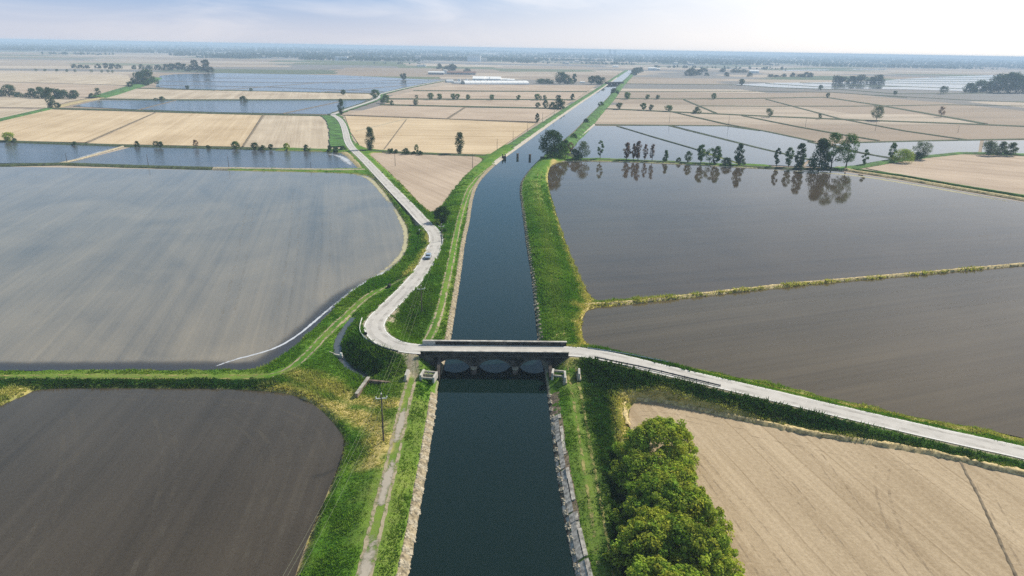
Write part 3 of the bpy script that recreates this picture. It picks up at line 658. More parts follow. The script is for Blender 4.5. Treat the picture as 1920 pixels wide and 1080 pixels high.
def scum(pts, offs, mat, lab, dz=.012):
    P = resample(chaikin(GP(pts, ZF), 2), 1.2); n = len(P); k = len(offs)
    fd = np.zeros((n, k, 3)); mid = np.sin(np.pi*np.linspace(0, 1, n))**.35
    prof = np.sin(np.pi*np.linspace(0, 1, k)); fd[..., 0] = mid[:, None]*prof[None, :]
    o = extrude('scum_and_glare', P, [(o_, dz) for o_ in offs], mat, jitter=min(.25, abs(offs[0])*.1), attrs={'fade': fd.reshape(-1, 3)}); tag(o, lab, 'scum', kind='stuff')
scum([(395, 690), (440, 674), (480, 664), (520, 652), (560, 628), (600, 594), (640, 560)], [.5, .25, 0, -.25, -.5], M['scum'], 'white scum and painted glare line in the corner of the murky paddy')  # scum whose white also paints the sheen of calm water
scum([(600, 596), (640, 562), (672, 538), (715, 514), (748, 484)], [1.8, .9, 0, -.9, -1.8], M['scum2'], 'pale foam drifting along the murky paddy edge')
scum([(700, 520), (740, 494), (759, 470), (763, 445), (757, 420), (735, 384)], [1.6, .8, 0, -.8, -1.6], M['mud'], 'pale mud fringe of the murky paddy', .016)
scum([(606, 287), (640, 293), (652, 303), (662, 314)], [5, 2.5, 0, -2.5, -5], M['scum2'], 'pale shallows at the end of the blue paddy')
scum([(660, 326), (690, 332), (712, 352), (735, 384)], [2.4, 1.2, 0, -1.2, -2.4], M['mud'], 'pale shallows below the farm track')
scum([(130, 302), (180, 288), (226, 275)], [5, 2.5, 0, -2.5, -5], M['scum2'], 'white scum beside the pale ridge')
scum([(1430, 318), (1540, 323), (1620, 331), (1700, 344), (1800, 361), (1920, 383)], [3, 1.5, 0, -1.5, -3], M['mud'], 'pale shallow edge of the mirror paddy with painted glare')  # white glare line put into the colour of this shallow strip
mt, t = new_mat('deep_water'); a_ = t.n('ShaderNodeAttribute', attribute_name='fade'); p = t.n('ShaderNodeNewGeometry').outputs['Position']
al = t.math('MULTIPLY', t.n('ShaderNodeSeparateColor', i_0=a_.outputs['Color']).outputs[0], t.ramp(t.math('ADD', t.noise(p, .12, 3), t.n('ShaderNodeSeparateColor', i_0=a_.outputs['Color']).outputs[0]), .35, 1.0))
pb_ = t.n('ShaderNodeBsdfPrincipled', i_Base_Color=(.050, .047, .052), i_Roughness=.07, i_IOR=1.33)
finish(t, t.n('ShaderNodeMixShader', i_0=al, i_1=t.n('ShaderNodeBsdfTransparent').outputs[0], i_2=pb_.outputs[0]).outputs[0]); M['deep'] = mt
def deep(pts, wd, lab):
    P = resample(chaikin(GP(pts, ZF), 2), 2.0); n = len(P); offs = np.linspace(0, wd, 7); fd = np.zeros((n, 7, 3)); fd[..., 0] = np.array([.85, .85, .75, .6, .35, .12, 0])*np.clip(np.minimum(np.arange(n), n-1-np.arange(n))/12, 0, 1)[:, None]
    structure(extrude('paddy_water', P, [(o_, .006) for o_ in offs], M['deep'], .0, attrs={'fade': fd.reshape(-1, 3)}), lab)
deep([(-260, 695), (0, 695), (300, 695), (460, 694), (493, 690), (520, 675), (567, 638), (600, 605), (633, 572), (678, 538), (727, 512)], 6.5, 'deeper dark water along the near edge of the murky paddy')
# farm tracks: pairs of wheel ruts laid over the turf
mt, t = new_mat('worn_rut'); p = t.n('ShaderNodeNewGeometry').outputs['Position']
f = t.noise(p, .55, 5, .7); dfz = t.n('ShaderNodeBsdfDiffuse', i_Color=t.mix(t.noise(p, 1.8, 4, .7), (.22, .18, .11), (.46, .40, .29)))
finish(t, t.n('ShaderNodeMixShader', i_0=t.ramp(f, .36, .56), i_1=t.n('ShaderNodeBsdfTransparent').outputs[0], i_2=dfz.outputs[0]).outputs[0]); M['rut'] = mt
mt, t = new_mat('faint_rut'); p = t.n('ShaderNodeNewGeometry').outputs['Position']
f = t.noise(p, .5, 5, .75); dfz = t.n('ShaderNodeBsdfDiffuse', i_Color=t.mix(t.noise(p, 1.8, 4, .7), (.20, .19, .06), (.42, .37, .16)))
finish(t, t.n('ShaderNodeMixShader', i_0=t.ramp(f, .44, .60), i_1=t.n('ShaderNodeBsdfTransparent').outputs[0], i_2=dfz.outputs[0]).outputs[0]); M['rut2'] = mt
def ruts(pts, z, gap, w, mat, lab, jit=.08):
    P = resample(chaikin(GP(pts, z), 2), .8)
    for s_ in (1, -1):
        o = ribbon('path', P, s_*gap/2+w/2, s_*gap/2-w/2, mat, .05, zl, jit); structure(o, lab)
TL = [(660, 1160), (683, 1080), (702, 1000), (722, 920), (737, 860), (748, 810), (756, 770), (767, 730), (775, 700), (776, 672)]
ruts(TL, 1.7, 1.75, .6, M['rut'], 'gravel wheel rut of the track left of the canal')
M['gravelf'] = fleck('loose_gravel', (.36, .325, .27), .85)
def gpatch(pts, w, lab):
    P = resample(chaikin(GP(pts, 1.7), 2), .6); n = len(P); offs = [w, w*.5, 0, -w*.5, -w]
    fd = np.zeros((n, 5, 3)); fd[..., 0] = (np.sin(np.pi*np.linspace(0.02, 1, n))**.4)[:, None]*np.array([.3, .8, 1, .8, .3])
    structure(extrude('path', P, [(o_, .07) for o_ in offs], M['gravelf'], .1, zl, attrs={'fade': fd.reshape(-1, 3)}), lab)
TG = [(640, 1240), (660, 1160), (683, 1080), (705, 995)]
gpatch(TG, 1.25, 'grey gravel patch of the track at the front')
gpatch([(712, 958), (722, 920), (738, 855)], 1.0, 'grey gravel patch of the track beside the pole')
gpatch([(741, 838), (751, 795), (759, 758)], .9, 'grey gravel patch of the track before the bridge')
ruts([(797, 645), (812, 620), (824, 585), (833, 545), (842, 505), (850, 465), (858, 425), (866, 390), (880, 350), (905, 322), (940, 297)], 1.7, 1.7, .5, M['rut'], 'pale wheel rut on the left bank beyond the bridge')
ruts([(1070, 690), (1082, 740), (1092, 800), (1103, 870), (1117, 950), (1138, 1080), (1150, 1160)], 1.7, 1.8, .5, M['rut2'], 'faint wheel rut on the right bank before the bridge')
ruts([(1052, 632), (1044, 570), (1037, 500), (1027, 430), (1016, 380), (1008, 350), (1012, 325)], 1.7, 1.8, .5, M['rut2'], 'faint wheel rut on the right bank beyond the bridge')
ruts([(-240, 704), (0, 704), (300, 704), (500, 703)], .4, 1.7, .45, M['rut2'], 'faint wheel rut between the left paddies')
ruts([(505, 703), (535, 695), (556, 682), (585, 654), (615, 621), (650, 588), (690, 552), (725, 532), (752, 526)], .4, 1.8, .5, M['rut'], 'pale wheel rut climbing from the left paddies to the road')

mt, t = new_mat('wheel_mark'); p = t.n('ShaderNodeNewGeometry').outputs['Position']
dfz = t.n('ShaderNodeBsdfDiffuse', i_Color=(.27, .21, .145))
finish(t, t.n('ShaderNodeMixShader', i_0=t.math('MULTIPLY', t.ramp(t.noise(p, .35, 5, .75), .42, .68), .38), i_1=t.n('ShaderNodeBsdfTransparent').outputs[0], i_2=dfz.outputs[0]).outputs[0]); M['mark'] = mt
mt, t = new_mat('pale_mark'); p = t.n('ShaderNodeNewGeometry').outputs['Position']
dfz = t.n('ShaderNodeBsdfDiffuse', i_Color=(.21, .19, .155))
finish(t, t.n('ShaderNodeMixShader', i_0=t.math('MULTIPLY', t.ramp(t.noise(p, .2, 5, .75), .40, .72), .16), i_1=t.n('ShaderNodeBsdfTransparent').outputs[0], i_2=dfz.outputs[0]).outputs[0]); M['mark2'] = mt
def marks(pts, gap, w, mat, lab):
    P = resample(chaikin(GP(pts, ZF), 3), 1.0)
    for s_ in ((1, -1) if gap else (0,)): structure(ribbon('wheel_track', P, s_*gap/2+w/2, s_*gap/2-w/2, mat, .012, None, .05), lab)
lb_ = 'faint wheel track in the tilled field'
marks([(1200, 775), (1260, 778), (1350, 800), (1480, 828), (1640, 862), (1780, 888)], 1.9, .35, M['mark'], lb_)
marks([(1655, 876), (1652, 905), (1660, 950), (1685, 1010), (1740, 1085), (1800, 1160)], 2.0, .45, M['mark'], lb_)
marks([(1265, 800), (1330, 880), (1420, 985), (1520, 1110)], 1.9, .32, M['mark'], lb_)
marks([(1235, 790), (1300, 880), (1390, 1010), (1450, 1100)], 1.9, .32, M['mark'], lb_)
marks([(1410, 830), (1490, 920), (1600, 1060), (1680, 1170)], 1.9, .28, M['mark'], lb_)
marks([(1530, 850), (1590, 930), (1680, 1060), (1740, 1150)], 1.9, .28, M['mark'], lb_)
marks([(1840, 905), (1880, 980), (1950, 1100)], 1.9, .28, M['mark'], lb_)
lb_ = 'faint pale wheel mark in the dark wet paddy'
for pts in ([(90, 740), (300, 745), (480, 758), (570, 790), (600, 830), (590, 890), (560, 980)], [(470, 770), (540, 800), (560, 850), (540, 930), (480, 1090)], [(430, 780), (500, 830), (500, 900), (430, 1090)], [(300, 780), (330, 870), (260, 1090)], [(120, 770), (140, 860), (30, 1090)]): marks(pts, 2.2, .8, M['mark2'], lb_)
lb_ = 'faint straight streak in the murky paddy'
for pts in ([(556, 350), (552, 470), (520, 640)], [(612, 400), (612, 470), (598, 560)], [(470, 380), (455, 480), (425, 600)]): marks(pts, 3.2, .8, M['mark2'], lb_)
lb_ = 'faint streak in the brown wet paddy'
for pts in ([(1180, 660), (1500, 605), (1900, 560)], [(1250, 680), (1400, 655), (1900, 600)], [(1500, 728), (1700, 705), (2000, 690)], [(1120, 640), (1160, 600), (1300, 585), (1900, 520)]): marks(pts, 3.0, .7, M['mark2'], lb_)
lb_ = 'thin mud line breaking the surface of the mirror paddy'
for pts in ([(1280, 402), (1440, 396), (1480, 395)], [(1500, 424), (1600, 418)], [(1760, 448), (1880, 440)]): marks(pts, 0, .5, M['mark'], lb_)
# ------------------------------------------------------------------ the bridge
def bridge(Pl, Pr, deck, width, water, label, small=False):
    "three low arches between two points of the deck"
    Pl, Pr = np.array(Pl), np.array(Pr); c = (Pl+Pr)/2; L = np.linalg.norm((Pr-Pl)[:2]); rz = math.atan2(Pr[1]-Pl[1], Pr[0]-Pl[0])
    root = empty('stone_bridge', (c[0], c[1], 0), rz, label, 'bridge')
    hw = width/2; span = 8.2; pier = 1.25; zs = .1; crown = 3.25; zt = deck-.06
    tot = 3*span+2*pier; x0 = -tot/2
    out_ = [(-L/2, zt), (-L/2, deck-1.3), (-L/2+1.5, deck-1.9), (x0-2.6, .4), (x0-1.5, -1.8), (x0, -1.8)]
    for k in range(3):
        a = x0+k*(span+pier)
        for i in range(13):
            th = math.pi*(1-i/12); out_.append((a+span/2+span/2*math.cos(th), zs+(crown-zs)*math.sin(th)))
        out_ += [(a+span, -1.8)]
        if k < 2: out_ += [(a+span+pier, -1.8)]
    out_ += [(-x0+1.5, -1.8), (-x0+2.6, .4), (L/2-1.5, deck-1.9), (L/2, deck-1.3), (L/2, zt)]
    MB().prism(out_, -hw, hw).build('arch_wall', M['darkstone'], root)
    for k in range(3):                                   # voussoir rings, a little proud of both faces
        a = x0+k*(span+pier)+span/2; rg = []
        th = [math.pi*(1-i/12) for i in range(13)]
        rg = [(a+(span/2-.01)*math.cos(q), zs+(crown-zs-.01)*math.sin(q)) for q in th]+[(a+(span/2+.45)*math.cos(q), zs+(crown-zs+.45)*math.sin(q)) for q in reversed(th)]
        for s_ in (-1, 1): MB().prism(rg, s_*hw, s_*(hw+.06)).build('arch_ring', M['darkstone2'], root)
    for k in range(2):
        cx = x0+span+k*(span+pier)+pier/2
        for s_ in (-1, 1):
            nose = [(cx-.6, s_*(hw-.1)), (cx-.6, s_*(hw+.5)), (cx-.4, s_*(hw+1.0)), (cx, s_*(hw+1.2)), (cx+.4, s_*(hw+1.0)), (cx+.6, s_*(hw+.5)), (cx+.6, s_*(hw-.1))]
            po = MB().prism(nose, -1.8, 1.15, 'xy').build('pier', M['pierstone'], root)
            nose = [(cx-.72, s_*(hw+.0)), (cx-.72, s_*(hw+.55)), (cx-.45, s_*(hw+1.1)), (cx, s_*(hw+1.32)), (cx+.45, s_*(hw+1.1)), (cx+.72, s_*(hw+.55)), (cx+.72, s_*(hw+.0))]
            MB().prism(nose, 1.15, 1.45, 'xy').build('pier_cap', M['stone'], po)
    for s_ in (-1, 1):
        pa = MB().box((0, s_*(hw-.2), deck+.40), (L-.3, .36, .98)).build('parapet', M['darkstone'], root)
        MB().box((0, s_*(hw-.2), deck+.97), (L-.1, .58, .16)).build('coping', M['coping'], pa)
        if s_ > 0 and not small: MB().box((-L/2+1.5, hw-.2, deck+.47), (3.0, .44, 1.06)).build('parapet_end', M['panel'], root)
    MB().box((0, -hw-.07, deck-.22), (L-.4, .14, .26)).build('string_course', M['darkstone2'], root)
    for s_ in (-1, 1):                                   # wing walls sloping into the banks
        for e in (-1, 1):
            xw = e*(L/2-4.4)
            MB().prism([(s_*hw, -1), (s_*hw, deck-.3), (s_*(hw+1.2), deck-1.2), (s_*(hw+4.5), 1.2), (s_*(hw+4.5), -1)], xw-.35, xw+.35, 'yz').build('wing_wall', M['darkstone'], root)
    return root
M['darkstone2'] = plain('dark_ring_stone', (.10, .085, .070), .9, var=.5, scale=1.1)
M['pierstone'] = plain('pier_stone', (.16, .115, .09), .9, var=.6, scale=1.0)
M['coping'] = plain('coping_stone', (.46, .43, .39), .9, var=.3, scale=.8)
DK = 4.2; BW = 6.1
bl, br_ = G(790, 655, DK), G(1065, 657.5, DK)
bridge(bl, br_, DK, BW, 0, 'old dark stone road bridge with three low arches over the canal')
fl, fr_ = G(1136, 155.0, 4.0), G(1168, 154.0, 4.0)
bridge(fl, fr_, 4.0, 5.0, 0, 'far small dark bridge crossing the bright end of the canal', True)

# ------------------------------------------------------------------ plants
def quads(c, nrm, size, rng, asp=.75):
    n = len(c); r = rng.normal(size=(n, 3)); tg = np.cross(nrm, r); tg /= np.linalg.norm(tg, axis=1)[:, None]+1e-9
    b = np.cross(nrm, tg); s_ = np.reshape(size, (-1, 1))*.5
    V = np.stack([c-tg*s_-b*s_*asp*.3, c+b*s_*asp, c+tg*s_-b*s_*asp*.3, c-b*s_*asp], 1).reshape(-1, 3)
    return V, np.arange(4*n).reshape(-1, 4)
PROF = {'round': (lambda u: np.sqrt(np.clip(1-(2*u-1)**2, 0, 1)), .16), 'bush': (lambda u: np.sqrt(np.clip(1-u*u, 0, 1)), .0), 'poplar': (lambda u: np.sin(np.pi*np.clip(u*.94+.05, 0, 1))**.55, .05),
        'conic': (lambda u: np.clip(1.05-u*.85, .1, 1)*np.clip(u*8+.5, 0, 1), .03), 'oval': (lambda u: np.sin(np.pi*np.clip(u*.9+.08, 0, 1))**.8, .12), 'loose': (lambda u: np.sqrt(np.clip(1-(1.7*u-.75)**2, .05, 1)), .22)}
def crown(kind, H, Wd, n, leaf, rng, nb=None, gap=0.0):
    prof, z0 = PROF[kind]; nb = int((nb or 18)*(1.8 if kind != 'bush' else 1.2))
    u = (np.arange(nb)+rng.random(nb))/nb; rng.shuffle(u)
    br = (Wd*rng.uniform(.13, .22, nb) if nb < 80 else rng.uniform(.5, 1.35, nb)*np.array([1., 1., .8])[rng.integers(0, 3, nb)]) if kind not in ('poplar',) else Wd*rng.uniform(.22, .32, nb)
    rr = np.clip(prof(u)*Wd/2-br*.6, 0, None)*np.sqrt(rng.uniform(.35, 1, nb)); an = rng.uniform(0, 2*np.pi, nb)+np.arange(nb)*2.4
    zc = (z0+(1-z0)*u)*H; zc = np.minimum(zc, H-br*.8); zc = np.maximum(zc, br*.55)
    if Wd > 8 and nb >= 80:
        ph = rng.uniform(0, 6.28, 4); w_ = 1+.16*np.sin(2*an+ph[0])+.12*np.sin(5*an+ph[1])+.10*np.sin(9*u+ph[2]); rr = rr*w_; zc = zc*(1+.10*np.sin(3*an+ph[3])*(rr/(Wd/2)))+rng.normal(0, .25, nb)
    C_ = np.stack([rr*np.cos(an), rr*np.sin(an), zc], 1)
    k = rng.integers(0, nb, n); d_ = rng.normal(size=(n, 3)); d_ /= np.linalg.norm(d_, axis=1)[:, None]
    rad = br[k]*rng.uniform(.45, 1.12, n)**.7
    p_ = C_[k]+d_*rad[:, None]*np.array([1, 1, .85]); p_[:, 2] = np.clip(p_[:, 2], .05*H if kind == 'bush' else .02*H, None)
    nm = d_+rng.normal(0, .55, (n, 3))+np.array([0, 0, .35]); nm /= np.linalg.norm(nm, axis=1)[:, None]
    sz = leaf*rng.uniform(.6, 1.35, n)
    V, Fc = quads(p_, nm, sz, rng)
    bt = rng.uniform(.78, 1.22, nb)[k]*rng.uniform(.75, 1.25, n)
    yel = rng.uniform(.85, 1.25, nb)[k]
    T = np.stack([bt*yel, bt, bt*rng.uniform(.8, 1.1, n)], 1).repeat(4, 0)
    return V, Fc, T, C_
def tree(kind, base, H, Wd, mat, label, cat, group, n, leaf, seed, name='tree', stems=1, nb=None, bare=0, lean=0.0):
    g = np.random.default_rng(seed); root = empty(name, base, g.uniform(0, 6.28), label, cat, group)
    V, Fc, T, C_ = crown(kind, H, Wd, n, leaf, g, nb)
    V[:, 0] += lean*V[:, 2]; C_[:, 0] += lean*C_[:, 2]
    link('crown', np_mesh('crown', V, Fc, {'tint': T}), M[mat], root)
    tr = MB(); r0 = max(.10, H*.018)*(1.0 if kind != 'bush' else .7)
    for s_ in range(stems):
        a = s_*2.1; ox = (stems > 1)*Wd*.08
        b0 = np.array([ox*math.cos(a), ox*math.sin(a), -.4]); top = np.array([lean*H*.8+ox*2.5*math.cos(a), ox*2.5*math.sin(a), H*(.86 if kind in ('poplar', 'conic', 'oval') else .68)])
        mid = b0*.5+top*.5+np.r_[g.normal(0, .02*H, 2), 0]
        tr.tube([b0, b0*.8+top*.2, mid, top], [r0*1.25, r0, r0*.7, r0*.2], 6)
    if n > 250 or bare:
        for i in np.argsort(-C_[:, 2])[::-1][:min(len(C_), 9+bare)]:
            q = C_[i]; z_ = max(.15*H, q[2]-.22*H-.25*np.linalg.norm(q[:2])); st = np.array([lean*z_, 0, z_])
            1 and tr.tube([st, (st+q)/2+np.array([0, 0, .03*H]), q], [r0*.45, r0*.3, r0*.1], 4, False)
    if bare:
        for i in range(bare):
            q = C_[i % len(C_)]; e = q+np.r_[g.normal(0, Wd*.16, 2), abs(g.normal(.08*H, .06*H))]; tr.tube([q*.7+np.array([0, 0, q[2]*.2]), q, e], [r0*.3, r0*.2, r0*.06], 3, False)
    tr.build('trunk', M['bark'], root)
    return root
def tree_px(kind, px, py, ptop, pw, mat, label, cat='tree', group=None, z0=ZF, name='tree', dens=1.0, **kw):
    P = G(px, py, z0); w = proj(P)[2]; lo, hi = .2, 60.
    for _ in range(40):
        h = (lo+hi)/2
        if proj(P+[0, 0, h])[1] > ptop: lo = h
        else: hi = h
    pw *= 1.18; Wd = pw*w/FPX; area = pw*(py-ptop)
    n = int(np.clip(area*3.2*dens, 110, 3600)); leaf = np.clip(math.sqrt(2.4*h*Wd/n*(.45+.55*dens))*1.9, .25, 4.5)
    if kind in ('loose',): leaf *= .8
    return tree(kind, P, h, Wd, mat, label, cat, group, n, leaf, int(px*7+py), name, **kw)
GT = 'trees in the mirrored row'; zb = .1
TR = [
 ('loose', 1125, 297.5, 263, 11, 'leaf', 'slim sparse green tree at the left end of the mirrored row, apart from others', 'thin_tree', dict(nb=9)),
 ('oval', 1174.5, 299, 267, 15, 'leafbrown', 'rusty brown tree, leftmost of the brown ones in the mirrored row', 'brown_tree', dict(dens=.55, bare=14)),
 ('oval', 1187.5, 299, 269, 9, 'leafbrown', 'narrow rusty brown tree squeezed beside the tallest brown tree', 'brown_tree', dict(dens=.6, bare=8)),
 ('oval', 1196, 300, 264, 14, 'leafbrown', 'tallest of the rusty brown trees in the mirrored row', 'brown_tree', dict(dens=.55, bare=14)),
 ('oval', 1209, 300, 270, 9, 'leafbrown', 'slim rusty brown tree, rightmost of the brown ones', 'brown_tree', dict(dens=.55, bare=10)),
 ('loose', 1222.5, 301.5, 270, 11, 'leafbrown', 'nearly leafless grey tree right of the rusty brown trees', 'bare_tree', dict(dens=.22, bare=22)),
 ('conic', 1248, 302, 281, 12, 'leaf', 'small dark green pointed tree standing alone after the bare tree', 'small_tree', {}),
 ('bush', 1272.5, 303, 295, 10, 'leafdark', 'low dark shrub on the bund before the pale tree', 'shrub', {}),
 ('oval', 1290, 304, 283, 14, 'leafgrey', 'pale grey green see-through tree in the mirrored row', 'tree', dict(dens=.6)),
 ('round', 1314, 305, 271, 16, 'leaf', 'full round green tree just left of the forked tree', 'tree', {}),
 ('loose', 1330, 306, 277, 17, 'leaf', 'forked tree with thin spreading top in the mirrored row', 'forked_tree', dict(dens=.6, nb=8)),
 ('bush', 1337, 307, 299, 9, 'leafdark', 'tiny bush at the foot of the forked tree', 'shrub', {}),
 ('round', 1344, 307, 274, 14, 'leaf', 'small round green tree right of the forked tree', 'tree', {}),
 ('bush', 1362, 309, 295, 20, 'leafdark', 'broad low dark bush in the gap of the mirrored row', 'bush', {}),
 ('oval', 1384, 309, 269, 17, 'leafdark', 'dense dark green tree with a pale bush at its foot', 'tree', {}),
 ('bush', 1391, 309, 291, 13, 'leafgrey', 'pale bush at the foot of the dense dark tree', 'bush', {}),
 ('oval', 1456, 311, 277, 12, 'leafdark', 'slim dark tree, first of the right-hand cluster', 'tree', dict(nb=10)),
 ('oval', 1478, 312, 276, 16, 'leaf', 'leafy tree with thin trunk, second of the right-hand cluster', 'tree', dict(nb=10)),
 ('oval', 1498, 315, 268, 20, 'leafdark', 'tall dark column shaped tree with bushy foot, third of the right-hand cluster', 'tree', {}),
 ('bush', 1499, 316, 299, 18, 'leafgrey', 'grey green bush around the foot of the column shaped tree', 'bush', {}),
 ('conic', 1535, 317, 259, 40, 'leafdark', 'largest tree of the mirrored row, broad cone down to the ground', 'large_tree', dict(nb=34)),
 ('loose', 1558, 316, 248, 30, 'leaf', 'tall airy tree with gaps beside the broad cone tree', 'tall_tree', dict(nb=14, dens=.7)),
 ('loose', 1586, 315, 250, 32, 'leaf', 'tall airy tree with full crown, rightmost of the big ones', 'tall_tree', dict(nb=18, dens=.85)),
 ('oval', 1620, 309, 280, 12, 'leaf', 'small slender tree standing alone right of the big ones', 'small_tree', dict(nb=8)),
 ('oval', 1671, 300, 267, 14, 'leaf', 'slender loose tree left of the bright green bush', 'tree', dict(nb=9, dens=.8)),
 ('bush', 1692, 303, 279, 38, 'leafbright', 'wide bright green bush on the green bank', 'bush', dict(nb=26)),
 ('bush', 1722, 298, 285, 22, 'leafdark', 'dark round bush right of the bright green bush', 'bush', {}),
 ('loose', 1727, 297, 266, 30, 'leafgrey', 'grey green airy tree above the dark round bush', 'tree', dict(nb=16, dens=.7)),
 ('bush', 1854, 290, 264, 32, 'leafgrey', 'widest of three grey green bushes at the glaring pond', 'bush', dict(nb=22)),
 ('bush', 1878, 290, 265, 20, 'leafgrey', 'middle one of three grey green bushes at the glaring pond', 'bush', {}),
 ('bush', 1896, 291, 267, 20, 'leafgrey', 'rightmost of three grey green bushes at the glaring pond', 'bush', {}),
]
for k_, px, py, tp, w_, mt_, lb, nm_, kw in TR: tree_px(k_, px, py, tp, w_, mt_, lb, nm_.split('_')[-1], GT, zb, nm_, **kw)
tree_px('round', 1032, 297, 244, 42, 'leafdark', 'big dark spreading tree at the bend of the canal', 'tree', None, 1.0, 'large_tree', nb=30)
tree_px('bush', 1052, 296, 268, 30, 'leaf', 'green bush right against the big spreading tree', 'bush', None, .5, 'bush')
tree_px('bush', 1060, 284, 262, 18, 'leafdark', 'dark bush behind the big spreading tree', 'bush', None, 1.0, 'bush')
tree_px('bush', 1078, 299, 279, 22, 'leafdark', 'very dark low bush between big spreading tree and pale tree', 'bush', None, 0, 'bush')
tree_px('loose', 1091, 299, 265, 26, 'leafgrey', 'pale grey green tree right of the big spreading tree', 'tree', None, 0, 'tree', nb=14, dens=.8)
tree_px('loose', 1070, 289, 266, 12, 'leafbrown', 'thin greyish sapling behind the dark low bush', 'tree', None, 0, 'sapling', dens=.5, bare=8)
GPp = 'lone columnar poplars'
tree_px('poplar', 694, 283, 237.5, 16, 'leafdark', 'columnar poplar beside the road junction with the hedge strip', 'poplar', GPp, name='poplar_tree', nb=26)
tree_px('poplar', 862, 288, 247, 15, 'leafdark', 'columnar poplar standing in the hedge strip, halfway to the canal', 'poplar', GPp, name='poplar_tree', nb=26)
tree_px('poplar', 640, 215, 184.5, 10, 'leafdark', 'columnar poplar at the sharp corner of the far lane', 'poplar', GPp, name='poplar_tree', nb=22)
tree_px('oval', 1007, 230, 212, 8, 'leafdark', 'small oval poplar at the edge of the golden field near the canal', 'poplar', GPp, name='poplar_tree')
tree_px('poplar', 96, 203, 163, 14, 'leafdark', 'columnar dark poplar at the far left, before the grove', 'poplar', GPp, name='poplar_tree', nb=22)
tree_px('round', 108, 203, 192, 11, 'leafdark', 'small round bush right of the far left poplar', 'bush', None, name='bush')
tree_px('round', 829, 419, 387, 28, 'leafdark', 'dark round bush at the tip of the triangular field', 'bush', None, .6, 'bush', nb=22, dens=1.6)
tree_px('bush', 819, 422, 410, 15, 'leafbright', 'light green bush beside the road at the triangle tip', 'bush', None, .8, 'bush')
tree_px('bush', 834, 437, 427, 13, 'leaf', 'low green bush on the roadside below the dark round bush', 'bush', None, 1, 'bush')
